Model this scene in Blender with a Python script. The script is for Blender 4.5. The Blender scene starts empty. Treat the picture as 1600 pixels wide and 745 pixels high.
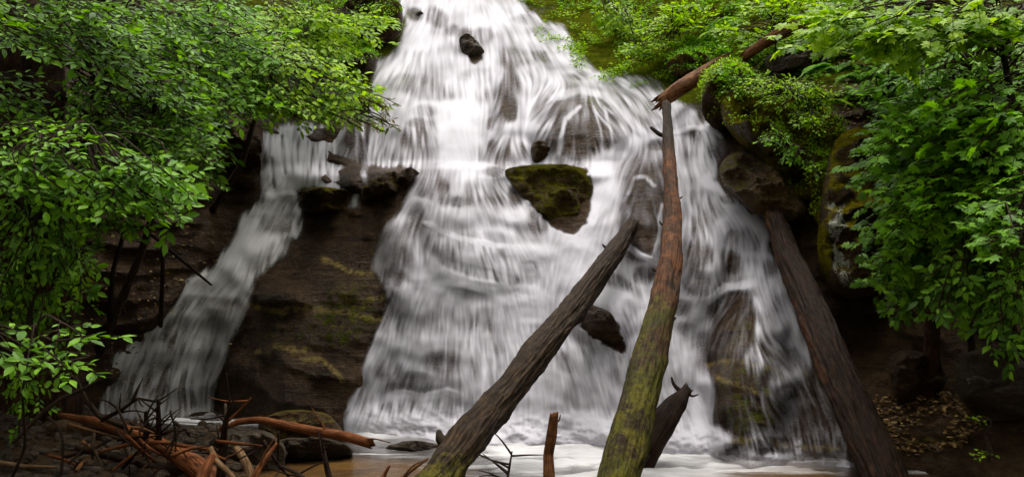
import bpy, math, random
import numpy as np
from mathutils import Vector, Matrix

# ------------------------------------------------------------------ camera, sky, sun, exposure
S = bpy.context.scene
COL = S.collection
F = 1500.0                      # focal length in photograph pixels (1600 wide)
CAM_Z = 1.8
TH = math.atan(97.5 / F)
cam = bpy.data.cameras.new("camera")
cam.sensor_width = 36; cam.lens = 36 * F / 1600; cam.clip_start = 0.05; cam.clip_end = 500
camo = bpy.data.objects.new("camera", cam); COL.objects.link(camo)
camo.location = (0, 0, CAM_Z); camo.rotation_euler = (math.pi / 2 + TH, 0, 0)
S.camera = camo
SUN_EL, SUN_ROT = 76, 25
W = bpy.data.worlds.new("World"); S.world = W; W.use_nodes = True
wn = W.node_tree
sky = wn.nodes.new('ShaderNodeTexSky'); sky.sky_type = 'NISHITA'; sky.sun_disc = False
sky.sun_elevation = math.radians(SUN_EL); sky.sun_rotation = math.radians(SUN_ROT)
sky.air_density = 1.0; sky.dust_density = 6.0; sky.ozone_density = 0.6
hs = wn.nodes.new('ShaderNodeHueSaturation'); hs.inputs['Saturation'].default_value = 0.04
wn.links.new(sky.outputs[0], hs.inputs['Color'])
wn.links.new(hs.outputs[0], wn.nodes['Background'].inputs[0])
wn.nodes['Background'].inputs[1].default_value = 0.15
sun = bpy.data.lights.new("sun", 'SUN'); sun.energy = 0.95; sun.angle = math.radians(45)
sun.color = (1, 0.94, 0.83)
suno = bpy.data.objects.new("sun", sun); COL.objects.link(suno)
# high soft light falling down the open gorge through the gap in the canopy
az = math.radians(SUN_ROT)
sd = Vector((math.sin(az) * math.cos(math.radians(SUN_EL)), math.cos(az) * math.cos(math.radians(SUN_EL)), math.sin(math.radians(SUN_EL))))
suno.rotation_euler = sd.to_track_quat('Z', 'Y').to_euler()
S.view_settings.view_transform = 'Standard'; S.view_settings.look = 'None'
S.view_settings.exposure = 0.95; S.view_settings.gamma = 1
S.render.engine = 'CYCLES'
S.cycles.max_bounces = 7; S.cycles.diffuse_bounces = 3; S.cycles.glossy_bounces = 2
S.cycles.transmission_bounces = 3; S.cycles.transparent_max_bounces = 10
S.cycles.use_denoising = True; S.cycles.caustics_reflective = False; S.cycles.caustics_refractive = False

rng = np.random.default_rng(11)
random.seed(5)
cT, sT = math.cos(TH), math.sin(TH)

# ------------------------------------------------------------------ maths helpers
def at(px, py, Y):
    """world point that the photograph shows at (px,py) when it lies at distance Y along the ground"""
    px = np.asarray(px, float); py = np.asarray(py, float); Y = np.asarray(Y, float)
    u = (px - 800) / F; v = (372.5 - py) / F
    s = Y / (cT - v * sT)
    return np.stack(np.broadcast_arrays(u * s, Y, CAM_Z + s * (v * cT + sT)), -1)
def proj(P):
    P = np.asarray(P, float)
    y, z = P[..., 1], P[..., 2] - CAM_Z
    d = y * cT + z * sT; h = -y * sT + z * cT
    return 800 + F * P[..., 0] / d, 372.5 - F * h / d
def sst(a, b, x):
    t = np.clip((x - a) / (b - a), 0, 1); return t * t * (3 - 2 * t)
def _h(ix, iy, iz, seed):
    n = (ix * 374761393 + iy * 668265263 + iz * 2147483647 + seed * 1274126177) & 0xffffffff
    n = ((n ^ (n >> 13)) * 1274126177) & 0xffffffff
    n = ((n ^ (n >> 16)) * 2246822519) & 0xffffffff
    return ((n ^ (n >> 15)) & 0xffffff) / float(0xffffff)
def vnoise(x, y, z=0.0, seed=0):
    x, y, z = np.broadcast_arrays(np.asarray(x, float), np.asarray(y, float), np.asarray(z, float))
    fx, fy, fz = np.floor(x), np.floor(y), np.floor(z)
    ix, iy, iz = fx.astype(np.int64), fy.astype(np.int64), fz.astype(np.int64)
    tx, ty, tz = x - fx, y - fy, z - fz
    tx = tx * tx * (3 - 2 * tx); ty = ty * ty * (3 - 2 * ty); tz = tz * tz * (3 - 2 * tz)
    r = 0
    for dx in (0, 1):
        for dy in (0, 1):
            for dz in (0, 1):
                w = (tx if dx else 1 - tx) * (ty if dy else 1 - ty) * (tz if dz else 1 - tz)
                r = r + w * _h(ix + dx, iy + dy, iz + dz, seed)
    return r * 2 - 1
def fbm(x, y, z=0.0, o=4, seed=0, ridged=False):
    r = 0; a = 1; t = 0
    for k in range(o):
        n = vnoise(x * 2 ** k + 13.7 * k, y * 2 ** k - 7.3 * k, z * 2 ** k + 3.1 * k, seed + k)
        if ridged: n = 1 - 2 * np.abs(n)
        r = r + a * n; t += a; a *= 0.5
    return r / t
def ell(px, py, cx, cy, rx, ry, rot=0.0, soft=0.5):
    """1 inside an ellipse, falling to 0 at its edge"""
    c, s = math.cos(math.radians(rot)), math.sin(math.radians(rot))
    dx, dy = px - cx, py - cy
    r = np.sqrt(((dx * c + dy * s) / rx) ** 2 + ((-dx * s + dy * c) / ry) ** 2)
    return sst(1 + soft * 0.5, 1 - soft * 0.5, r)
def poly_sd(px, py, pts):
    """signed distance to a polygon, positive inside"""
    P = np.array(pts, float); Q = np.roll(P, -1, 0)
    d = np.full(px.shape, 1e9); ins = np.zeros(px.shape, bool)
    for (ax, ay), (bx, by) in zip(P, Q):
        ex, ey = bx - ax, by - ay
        t = np.clip(((px - ax) * ex + (py - ay) * ey) / (ex * ex + ey * ey + 1e-9), 0, 1)
        d = np.minimum(d, np.hypot(px - ax - t * ex, py - ay - t * ey))
        c = ((ay > py) != (by > py))
        xi = ax + (py - ay) * ex / (ey if abs(ey) > 1e-9 else 1e-9)
        ins ^= c & (px < xi)
    return np.where(ins, d, -d)
def bilin(G, x, y):
    H, Wd = G.shape[:2]
    x = np.clip(x, 0, Wd - 1.001); y = np.clip(y, 0, H - 1.001)
    ix = x.astype(int); iy = y.astype(int); fx = x - ix; fy = y - iy
    if G.ndim == 3: fx = fx[..., None]; fy = fy[..., None]
    return (G[iy, ix] * (1 - fx) + G[iy, ix + 1] * fx) * (1 - fy) + (G[iy + 1, ix] * (1 - fx) + G[iy + 1, ix + 1] * fx) * fy
def blur(G, n):
    for _ in range(n):
        P = np.pad(G, 1, mode='edge')
        G = (P[:-2, 1:-1] + 2 * P[1:-1, 1:-1] + P[2:, 1:-1]) / 4
        P = np.pad(G, 1, mode='edge')
        G = (P[1:-1, :-2] + 2 * P[1:-1, 1:-1] + P[1:-1, 2:]) / 4
    return G

# ------------------------------------------------------------------ object helpers
def tag(o, label=None, cat=None, group=None, kind=None):
    if label: o['label'] = label
    if cat: o['category'] = cat
    if group: o['group'] = group
    if kind: o['kind'] = kind
    return o
def empty(name, loc, label, cat, group=None):
    o = bpy.data.objects.new(name, None); COL.objects.link(o); o.location = [float(a) for a in loc]
    o.empty_display_size = 0.1
    return tag(o, label, cat, group)
def make_mesh(name, V, faces, mat, attrs=None, smooth=True):
    """faces: (n,3) or (n,4) array, or a list of such arrays"""
    V = np.ascontiguousarray(V, dtype=np.float32)
    me = bpy.data.meshes.new(name)
    if isinstance(faces, np.ndarray): faces = [faces]
    faces = [np.asarray(f, dtype=np.int32) for f in faces if len(f)]
    me.vertices.add(len(V)); me.vertices.foreach_set("co", V.ravel())
    nl = sum(f.size for f in faces); nf = sum(len(f) for f in faces)
    me.loops.add(nl); me.loops.foreach_set("vertex_index", np.concatenate([f.ravel() for f in faces]))
    me.polygons.add(nf)
    tot = np.concatenate([np.full(len(f), f.shape[1], np.int32) for f in faces])
    st = np.concatenate([[0], np.cumsum(tot)[:-1]]).astype(np.int32)
    me.polygons.foreach_set("loop_start", st)
    try: me.polygons.foreach_set("loop_total", tot)
    except Exception: pass
    me.polygons.foreach_set("use_smooth", np.full(nf, smooth, bool))
    for k, a in (attrs or {}).items():
        at_ = me.attributes.new(k, 'FLOAT', 'POINT'); at_.data.foreach_set("value", np.ascontiguousarray(a, dtype=np.float32).ravel())
    me.materials.append(mat)
    me.update(calc_edges=True); me.validate()
    return me
def obj(name, me, parent=None, loc=(0, 0, 0)):
    o = bpy.data.objects.new(name, me); COL.objects.link(o)
    o.location = [float(a) for a in loc]
    if parent: o.parent = parent
    return o
def part(name, V, faces, mat, parent, attrs=None, smooth=True):
    """a child mesh given in world coordinates"""
    V = np.asarray(V, float) - np.array(parent.matrix_basis.translation if parent.parent is None else (0, 0, 0))
    if parent.parent is not None: V = V - np.array(parent.parent.matrix_basis.translation)
    return obj(name, make_mesh(name, V, faces, mat, attrs, smooth), parent)
def solo(name, V, faces, mat, origin, label, cat, group=None, attrs=None, smooth=True):
    o = obj(name, make_mesh(name, np.asarray(V) - np.array(origin), faces, mat, attrs, smooth), None, origin)
    return tag(o, label, cat, group)
def gridfaces(nr, nc, keep=None):
    i = np.arange(nr * nc).reshape(nr, nc)
    f = np.stack([i[:-1, :-1], i[1:, :-1], i[1:, 1:], i[:-1, 1:]], -1).reshape(-1, 4)
    return f if keep is None else f[keep.ravel()]

# ------------------------------------------------------------------ materials
def mat_new(name):
    m = bpy.data.materials.new(name); m.use_nodes = True
    nt = m.node_tree; b = nt.nodes['Principled BSDF']
    return m, nt, b
def N(nt, t, **k):
    n = nt.nodes.new(t)
    for a, v in k.items():
        if a in ('operation', 'blend_type', 'data_type', 'attribute_name', 'feature', 'noise_dimensions', 'wave_type', 'bands_direction'): setattr(n, a, v)
        else: n.inputs[a].default_value = v
    return n
def ramp(nt, src, stops):
    r = nt.nodes.new('ShaderNodeValToRGB')
    e = r.color_ramp.elements
    e[0].position, e[0].color = stops[0][0], (*stops[0][1], 1)
    e[1].position, e[1].color = stops[-1][0], (*stops[-1][1], 1)
    for p, c in stops[1:-1]:
        k = e.new(p); k.color = (*c, 1)
    nt.links.new(src, r.inputs[0]); return r.outputs[0]
def mix(nt, fac, a, b, mode='MIX'):
    n = nt.nodes.new('ShaderNodeMix'); n.data_type = 'RGBA'; n.blend_type = mode
    for s, v in ((n.inputs[0], fac), (n.inputs[6], a), (n.inputs[7], b)):
        if isinstance(v, (float, int)): s.default_value = v
        elif isinstance(v, tuple): s.default_value = (*v, 1) if len(v) == 3 else v
        else: nt.links.new(v, s)
    return n.outputs[2]
def math_(nt, op, a, b=None, clamp=False):
    n = nt.nodes.new('ShaderNodeMath'); n.operation = op; n.use_clamp = clamp
    for s, v in ((n.inputs[0], a), (n.inputs[1], b)):
        if v is None: continue
        if isinstance(v, (float, int)): s.default_value = v
        else: nt.links.new(v, s)
    return n.outputs[0]
def noise(nt, co, scale, detail=5, rough=0.6, dist=0.0, out=0):
    n = nt.nodes.new('ShaderNodeTexNoise'); n.inputs['Scale'].default_value = scale
    n.inputs['Detail'].default_value = detail; n.inputs['Roughness'].default_value = rough
    n.inputs['Distortion'].default_value = dist
    nt.links.new(co, n.inputs['Vector']); return n.outputs[out]
def coords(nt, scale=(1, 1, 1)):
    g = nt.nodes.new('ShaderNodeNewGeometry'); m = nt.nodes.new('ShaderNodeMapping')
    m.inputs['Scale'].default_value = scale
    nt.links.new(g.outputs['Position'], m.inputs['Vector']); return m.outputs[0]
def objcoords(nt, scale=(1, 1, 1)):
    g = nt.nodes.new('ShaderNodeTexCoord'); m = nt.nodes.new('ShaderNodeMapping')
    m.inputs['Scale'].default_value = scale
    nt.links.new(g.outputs['Object'], m.inputs['Vector']); return m.outputs[0]
def bump(nt, b, h, strength=0.5, dist=0.05):
    n = nt.nodes.new('ShaderNodeBump'); n.inputs['Strength'].default_value = strength; n.inputs['Distance'].default_value = dist
    nt.links.new(h, n.inputs['Height']); nt.links.new(n.outputs[0], b.inputs['Normal'])
def attr(nt, name):
    n = nt.nodes.new('ShaderNodeAttribute'); n.attribute_name = name; return n.outputs['Fac']

def rock_material(name, dark, mid, light, moss_a=(0.028, 0.045, 0.004), moss_b=(0.15, 0.16, 0.008), rough=0.42):
    m, nt, b = mat_new(name)
    co = coords(nt)
    n1 = noise(nt, co, 1.3, 8, 0.65, 0.4)
    n2 = noise(nt, co, 9, 6, 0.7)
    n3 = noise(nt, co, 45, 4, 0.7)
    st = noise(nt, coords(nt, (0.8, 0.8, 9)), 1.6, 5, 0.65, 0.6)     # bedding lines
    c = ramp(nt, n1, [(0.28, dark), (0.5, mid), (0.74, light)])
    c = mix(nt, 0.75, c, ramp(nt, n2, [(0.25, (0.3, 0.3, 0.3)), (0.55, (0.8, 0.8, 0.8)), (0.8, (1.5, 1.45, 1.35))]), 'MULTIPLY')
    c = mix(nt, 0.6, c, ramp(nt, st, [(0.35, (0.4, 0.38, 0.36)), (0.5, (1, 1, 1)), (0.62, (1.2, 1.1, 1.0))]), 'MULTIPLY')
    gold = attr(nt, 'gold')                                       # tan mineral seams, where the photo shows them
    c = mix(nt, math_(nt, 'MULTIPLY', gold, ramp(nt, n2, [(0.4, (0, 0, 0)), (0.6, (1, 1, 1))]), True), c, (0.28, 0.2, 0.06))
    lich = ramp(nt, math_(nt, 'ADD', attr(nt, 'lichen'), math_(nt, 'MULTIPLY', math_(nt, 'SUBTRACT', math_(nt, 'ADD', math_(nt, 'MULTIPLY', n2, .5), math_(nt, 'MULTIPLY', n3, .5)), 0.5), 2.4)), [(0.5, (0, 0, 0)), (0.62, (1, 1, 1))])
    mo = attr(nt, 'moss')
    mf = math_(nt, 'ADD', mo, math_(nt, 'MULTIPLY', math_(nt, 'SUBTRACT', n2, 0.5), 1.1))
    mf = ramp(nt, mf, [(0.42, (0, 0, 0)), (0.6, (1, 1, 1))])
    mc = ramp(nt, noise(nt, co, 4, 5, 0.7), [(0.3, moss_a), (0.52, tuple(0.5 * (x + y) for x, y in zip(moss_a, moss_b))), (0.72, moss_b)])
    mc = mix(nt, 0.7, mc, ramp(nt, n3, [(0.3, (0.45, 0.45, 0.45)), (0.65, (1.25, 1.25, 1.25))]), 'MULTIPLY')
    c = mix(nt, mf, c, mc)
    c = mix(nt, lich, c, (0.46, 0.46, 0.38))
    nt.links.new(c, b.inputs['Base Color'])
    rr = math_(nt, 'ADD', math_(nt, 'MULTIPLY', mf, 0.4), math_(nt, 'ADD', math_(nt, 'MULTIPLY', n2, rough), 0.14), True)
    nt.links.new(rr, b.inputs['Roughness'])
    nt.links.new(math_(nt, 'MULTIPLY', math_(nt, 'SUBTRACT', 1.0, mf), 0.16), b.inputs['Specular IOR Level'])
    b.inputs['Specular Tint'].default_value = (0.62, 0.42, 0.26, 1)
    hh = math_(nt, 'ADD', math_(nt, 'MULTIPLY', n2, 1.6), math_(nt, 'MULTIPLY', n3, 0.5))
    hh = math_(nt, 'ADD', hh, math_(nt, 'MULTIPLY', st, 0.8))
    bump(nt, b, hh, 1.0, 0.12)
    return m
M_FACE = rock_material('wet_rock_face', (0.018, 0.011, 0.006), (0.075, 0.045, 0.025), (0.19, 0.118, 0.064))
M_GREY = rock_material('wet_grey_rock', (0.022, 0.017, 0.012), (0.085, 0.066, 0.046), (0.20, 0.155, 0.11))
M_BROWN = rock_material('wet_brown_rock', (0.014, 0.008, 0.002), (0.055, 0.032, 0.010), (0.14, 0.08, 0.025), (0.026, 0.026, 0.003), (0.10, 0.082, 0.006))

M_CAP = rock_material('moss_capped_rock', (0.022, 0.013, 0.005), (0.085, 0.05, 0.018), (0.19, 0.115, 0.045), (0.05, 0.048, 0.004), (0.26, 0.20, 0.010))
M_WARM = rock_material('wet_umber_rock', (0.022, 0.013, 0.005), (0.085, 0.05, 0.018), (0.19, 0.115, 0.045), (0.03, 0.03, 0.004), (0.115, 0.10, 0.010))

def water_material():
    m, nt, b = mat_new('falling_water')
    b.inputs['Base Color'].default_value = (0.83, 0.81, 0.84, 1); b.inputs['Roughness'].default_value = 0.55
    b.inputs['Specular IOR Level'].default_value = 0.3
    f = attr(nt, 'foam')
    c = ramp(nt, f, [(0.0, (0.48, 0.455, 0.49)), (1.0, (0.62, 0.59, 0.63))])
    sd_ = attr(nt, 'silt')
    c = mix(nt, sd_, c, (0.62, 0.6, 0.5))
    nt.links.new(c, b.inputs['Base Color'])
    tr = nt.nodes.new('ShaderNodeBsdfTransparent'); tl = nt.nodes.new('ShaderNodeBsdfTranslucent')
    nt.links.new(c, tl.inputs[0])
    m1 = nt.nodes.new('ShaderNodeMixShader'); m1.inputs[0].default_value = 0.22
    nt.links.new(b.outputs[0], m1.inputs[1]); nt.links.new(tl.outputs[0], m1.inputs[2])
    m2 = nt.nodes.new('ShaderNodeMixShader')
    nt.links.new(f, m2.inputs[0]); nt.links.new(tr.outputs[0], m2.inputs[1]); nt.links.new(m1.outputs[0], m2.inputs[2])
    nt.links.new(m2.outputs[0], nt.nodes['Material Output'].inputs[0])
    return m
M_WATER = water_material()

def pool_material():
    m, nt, b = mat_new('pool_water')
    co = coords(nt)
    n1 = noise(nt, co, 0.9, 4, 0.6)
    n2 = noise(nt, coords(nt, (1, 2.2, 1)), 3.5, 6, 0.65, 0.3)
    base = ramp(nt, n1, [(0.3, (0.035, 0.018, 0.006)), (0.55, (0.10, 0.05, 0.014)), (0.75, (0.17, 0.09, 0.025))])
    sh = attr(nt, 'shallow')
    base = mix(nt, sh, (0.016, 0.011, 0.007), base)
    fo = attr(nt, 'foam')
    nt.links.new(mix(nt, fo, base, (0.56, 0.54, 0.53)), b.inputs['Base Color'])
    nt.links.new(math_(nt, 'ADD', 0.09, math_(nt, 'MULTIPLY', fo, 0.5)), b.inputs['Roughness'])
    bump(nt, b, n2, 0.5, 0.05)
    return m
M_POOL = pool_material()

def bark_material(name, cols, moss=(0.035, 0.04, 0.003), zs=0.35):
    m, nt, b = mat_new(name)
    co = objcoords(nt, (1, 1, 1))
    al, ar = attr(nt, 'along'), attr(nt, 'around')
    cv = nt.nodes.new('ShaderNodeCombineXYZ'); nt.links.new(math_(nt, 'MULTIPLY', al, 4.0), cv.inputs[0]); nt.links.new(math_(nt, 'MULTIPLY', ar, 22.0), cv.inputs[1])
    n1 = noise(nt, cv.outputs[0], 1.0, 7, 0.65, 0.5)
    n2 = noise(nt, co, 13, 7, 0.75)
    n3 = noise(nt, co, 2.2, 3, 0.6)
    c = ramp(nt, n1, [(0.3, cols[0]), (0.5, cols[1]), (0.7, cols[2])])
    c = mix(nt, 0.7, c, ramp(nt, n2, [(0.3, (0.45, 0.43, 0.4)), (0.6, (1.1, 1.1, 1.1)), (0.8, (1.5, 1.4, 1.3))]), 'MULTIPLY')
    red = attr(nt, 'red')
    c = mix(nt, red, c, mix(nt, 0.8, (0.22, 0.078, 0.026), ramp(nt, n2, [(0.38, (0.12, 0.09, 0.07)), (0.62, (1.2, 1.2, 1.2))]), 'MULTIPLY'))
    mo = attr(nt, 'moss')
    mf = ramp(nt, math_(nt, 'ADD', mo, math_(nt, 'MULTIPLY', math_(nt, 'SUBTRACT', n2, 0.5), 1.4)), [(0.4, (0, 0, 0)), (0.62, (1, 1, 1))])
    mc = mix(nt, ramp(nt, n3, [(.35, (0, 0, 0)), (.7, (1, 1, 1))]), moss, (0.13, 0.11, 0.005))
    mc = mix(nt, 0.7, mc, ramp(nt, noise(nt, co, 30, 4, 0.7), [(0.3, (0.4, 0.4, 0.4)), (0.65, (1.2, 1.2, 1.2))]), 'MULTIPLY')
    c = mix(nt, mf, c, mc)
    crk = ramp(nt, n1, [(.40, (.25, .25, .25)), (.5, (1, 1, 1))])
    c = mix(nt, .8, c, crk, 'MULTIPLY')
    nt.links.new(c, b.inputs['Base Color'])
    b.inputs['Roughness'].default_value = 0.66; b.inputs['Specular IOR Level'].default_value = 0.15; b.inputs['Specular Tint'].default_value = (0.6, 0.4, 0.25, 1)
    bump(nt, b, math_(nt, 'ADD', n1, math_(nt, 'MULTIPLY', n2, 0.6)), 0.9, 0.03)
    return m
M_BARK = bark_material('weathered_log_bark', ((0.006, 0.0033, 0.0015), (0.020, 0.0112, 0.0055), (0.066, 0.038, 0.018)))
M_DARKBARK = bark_material('wet_dark_bark', ((0.005, 0.0025, 0.0015), (0.016, 0.0078, 0.0045), (0.048, 0.023, 0.012)))
M_TWIG = bark_material('twig_bark', ((0.014, 0.009, 0.006), (0.04, 0.026, 0.016), (0.09, 0.06, 0.035)))
M_ORANGE = bark_material('stripped_orange_wood', ((0.045, 0.013, 0.005), (0.17, 0.052, 0.016), (0.36, 0.14, 0.05)))
M_TAN = bark_material('stripped_tan_wood', ((0.06, 0.03, 0.013), (0.22, 0.12, 0.055), (0.42, 0.27, 0.14)))
M_HEART = bark_material('broken_wood', ((0.05, 0.02, 0.008), (0.17, 0.075, 0.03), (0.34, 0.17, 0.07)))

def leaf_material(name, dark, mid, light, trans=0.42):
    m, nt, b = mat_new(name)
    t = attr(nt, 'tint')
    co = coords(nt)
    n1 = noise(nt, co, 1.1, 2, 0.5)
    f = math_(nt, 'ADD', t, math_(nt, 'MULTIPLY', math_(nt, 'SUBTRACT', n1, 0.5), 0.7), True)
    c = ramp(nt, f, [(0.1, dark), (0.5, mid), (0.9, light)])
    nt.links.new(c, b.inputs['Base Color']); b.inputs['Roughness'].default_value = 0.5
    b.inputs['Specular IOR Level'].default_value = 0.2
    tl = nt.nodes.new('ShaderNodeBsdfTranslucent')
    nt.links.new(mix(nt, 1.0, c, (1.25, 1.3, 0.5), 'MULTIPLY'), tl.inputs[0])
    ms = nt.nodes.new('ShaderNodeMixShader'); ms.inputs[0].default_value = trans
    nt.links.new(b.outputs[0], ms.inputs[1]); nt.links.new(tl.outputs[0], ms.inputs[2])
    nt.links.new(ms.outputs[0], nt.nodes['Material Output'].inputs[0])
    return m
L_DEEP = leaf_material('deep_green_leaf', (0.04, 0.10, 0.003), (0.10, 0.235, 0.005), (0.19, 0.37, 0.012))
L_MID = leaf_material('mid_green_leaf', (0.06, 0.15, 0.003), (0.13, 0.30, 0.006), (0.22, 0.45, 0.014))
L_LIME = leaf_material('yellow_green_leaf', (0.11, 0.22, 0.003), (0.23, 0.40, 0.006), (0.38, 0.56, 0.018))
L_RUST = leaf_material('rusty_green_leaf', (0.05, 0.07, 0.01), (0.11, 0.14, 0.02), (0.20, 0.13, 0.03))
L_DEAD = leaf_material('dead_leaf', (0.05, 0.025, 0.01), (0.16, 0.09, 0.03), (0.38, 0.24, 0.08), 0.1)

# ------------------------------------------------------------------ the rock face (its distance at each direction, then real relief)
CX = np.array([-300, 0, 150, 330, 450, 600, 750, 900, 1050, 1200, 1350, 1500, 1900.])
RY = np.array([-260, -100, 0, 80, 140, 200, 258, 270, 350, 450, 560, 640, 700, 900.])
TB = np.array([
 [15, 18, 22, 26, 29, 31, 32, 32, 31, 27, 22, 18, 15],
 [12.5, 15.5, 18.5, 22, 25, 27, 28, 28, 26, 22, 18, 15.5, 12.5],
 [11.5, 14, 16.5, 19.6, 21.8, 23.5, 24, 24, 22, 19, 16.5, 14.5, 11.5],
 [11, 13.2, 15.6, 18.3, 19.6, 20.8, 21, 20.8, 19.5, 17, 15.5, 13.8, 11],
 [10.8, 12.8, 15.2, 17.6, 18.4, 19, 19.2, 18.9, 17.8, 16.0, 14.8, 13.3, 10.8],
 [10.6, 12.5, 15, 17.2, 17.6, 17.6, 17.8, 17.5, 16.2, 15.2, 14.2, 13, 10.5],
 [10.4, 12.2, 14.8, 16.9, 17.4, 17.0, 17.0, 16.8, 15.4, 14.6, 13.7, 12.7, 10.2],
 [10.4, 12.2, 14.8, 16.8, 17.2, 15.6, 15.5, 15.6, 15.2, 14.5, 13.6, 12.6, 10.2],
 [10.2, 12, 14.5, 16.3, 16.6, 15.0, 14.7, 14.5, 14.3, 13.7, 13.1, 12.2, 10],
 [10, 11.8, 14.3, 15.9, 15.6, 14.5, 14.0, 13.6, 13.4, 12.9, 12.5, 11.7, 9.8],
 [9.8, 11.6, 14.3, 15.7, 14.7, 14.0, 13.3, 12.9, 12.6, 12.1, 12.0, 11.2, 9.5],
 [9.6, 11.5, 14.2, 15.6, 14.1, 13.6, 12.8, 12.5, 12.1, 11.6, 11.4, 10.7, 9.2],
 [9.4, 11.4, 14.1, 15.3, 13.8, 13.3, 12.5, 12.3, 11.8, 11.3, 11.0, 10.3, 9],
 [8.8, 10.6, 13.0, 14.0, 13.2, 12.4, 11.6, 11.4, 11.0, 10.6, 10.3, 9.6, 8.4]])
def base_depth(px, py):
    gx = np.interp(px, CX, np.arange(len(CX))); gy = np.interp(py, RY, np.arange(len(RY)))
    return bilin(TB, gx, gy)
# bulges of bedrock that the water drapes over: (cx, cy, rx, ry, metres)
DOMES = [(905, 205, 78, 62, .75), (797, 145, 28, 55, .35), (552, 238, 24, 46, .4), (650, 215, 42, 48, .2),
         (620, 128, 50, 46, .2), (792, 240, 40, 26, .35), (1012, 320, 42, 75, .45), (1092, 400, 42, 68, .5),
         (1170, 585, 72, 130, .7), (440, 456, 52, 20, .30), (700, 320, 60, 55, .2), (700, 565, 80, 60, .14),
         (622, 395, 38, 62, .25), (480, 500, 150, 150, .35), (850, 590, 80, 60, .12), (755, 400, 95, 42, .17),
         (1150, 225, 1, 1, 0), (1075, 175, 22, 25, .3), (470, 250, 60, 50, .25), (880, 60, 60, 40, .4), (1010, 540, 30, 60, .2), (950, 480, 70, 40, .3)]
ST = 3.0
fx = np.arange(-330, 1931, ST); fy = np.arange(-258, 861, ST)
FX, FY = np.meshgrid(fx, fy)
Yb = blur(base_depth(FX, FY), 4)
P0 = at(FX, FY, Yb)
rel = np.zeros_like(Yb)
for cx, cy, rx, ry, h in DOMES:
    wbx = FX + .16 * rx * vnoise(FX / 30, FY / 30, cx * .1, 1); wby = FY + .16 * ry * vnoise(FX / 30, FY / 30, cx * .1, 2)
    dyy = wby - cy; r2 = ((wbx - cx) / rx) ** 2 + (dyy / np.where(dyy > 0, ry * 1.55, ry)) ** 2
    rel += h * np.clip(1 - r2, 0, 1) ** 0.9
rel = blur(rel, 3)
# stepped rock under the water
_z2 = P0[..., 2] * 1.35 + .9 * fbm(P0[..., 0] * .8, P0[..., 2] * .5, 2, 3, 77) + .15 * P0[..., 0]; _f2 = _z2 - np.floor(_z2)
tread = blur((sst(0.0, 0.4, _f2) - _f2) * (.6 + .6 * vnoise(P0[..., 0] * .7, P0[..., 2] * .7, 1, 78)), 2)
rel += .11 * tread
Ysm = Yb - rel                                                     # smooth rock, which the water follows
x, z = P0[..., 0], P0[..., 2]
wx = x + 0.3 * vnoise(x * .7, z * .7, 0, 3); wz = z + 0.35 * vnoise(x * .5, z * .6, 5, 4)
rough = 0.24 * fbm(wx * 0.7, wz * 0.9, 0, 5, 21, True) + 0.10 * fbm(x * 3, z * 3.4, 0, 4, 31)
# bedding ledges: terraces in height, tilted and wavering
zz = wz * 2.3 + x * 0.25 + 0.8 * fbm(x * .9, z * .5, 3, 3, 19); fr = zz - np.floor(zz)
ledge = 0.09 * (sst(0.0, 0.25, fr) - fr) * (0.5 + 0.5 * vnoise(x * .6, z * .8, 2, 9)) * 2
WMASK_R = (poly_sd(FX, FY, [(560, -260), (1000, -260), (960, 60), (1060, 130), (1140, 200), (1200, 330), (1330, 720), (1330, 860), (540, 860), (590, 420), (560, 250), (400, 210), (400, 300), (150, 640), (330, 640), (470, 330), (560, 150)]) > 0).astype(float)
WMASK_R = blur(WMASK_R, 6)
amp = (1 - 0.9 * WMASK_R) * (1 - .5 * ell(FX, FY, 460, 490, 170, 190, 0, .8))
fine = (0.035 * fbm(x * 5, z * 7, 0, 4, 37, True) + .03 * fbm(wx * 2.5, z * 5, 2, 3, 38)) * WMASK_R
side = sst(1350, 1480, FX) + sst(250, 100, FX)
Yf = Ysm - fine - (rough + ledge) * amp - side * 0.3 * fbm(x * .45, z * .5, 0, 3, 71)
PF = at(FX, FY, Yf)
def face_Y(px, py):
    return bilin(Yf, (np.asarray(px, float) - fx[0]) / ST, (np.asarray(py, float) - fy[0]) / ST)
def face_P(px, py, off=0.0):
    return at(px, py, face_Y(px, py) - off)
mossn = fbm(x * .8, z * .8, 1, 4, 55)
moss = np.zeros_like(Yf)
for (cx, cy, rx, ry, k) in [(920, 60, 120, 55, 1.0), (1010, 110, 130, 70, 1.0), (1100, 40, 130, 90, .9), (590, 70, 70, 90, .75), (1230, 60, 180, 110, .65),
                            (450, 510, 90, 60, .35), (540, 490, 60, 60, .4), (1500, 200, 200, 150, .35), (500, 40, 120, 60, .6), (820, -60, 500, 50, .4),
                            (1185, 590, 80, 130, .45), (1490, 470, 120, 140, .3), (300, 0, 420, 34, .6), (1150, -10, 600, 40, .7)]:  # lower right slab: real moss, boosted to lighten the rock in the water's shadow
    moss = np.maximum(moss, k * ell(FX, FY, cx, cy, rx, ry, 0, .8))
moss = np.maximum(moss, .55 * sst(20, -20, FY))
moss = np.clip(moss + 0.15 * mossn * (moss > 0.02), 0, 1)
gold = np.zeros_like(Yf)
def seam(pts, w=6, k=1.3):
    global gold
    P = np.array(pts, float); d = np.full(FX.shape, 1e9)
    for a, b in zip(P[:-1], P[1:]):
        e = b - a; t = np.clip(((FX - a[0]) * e[0] + (FY - a[1]) * e[1]) / (e @ e), 0, 1)
        d = np.minimum(d, np.hypot(FX - a[0] - t * e[0], FY - a[1] - t * e[1] + 2.5 * vnoise(FX / 12, FY / 12, 0, 5)))
    gold = np.maximum(gold, k * sst(w, w * .3, d))
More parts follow.
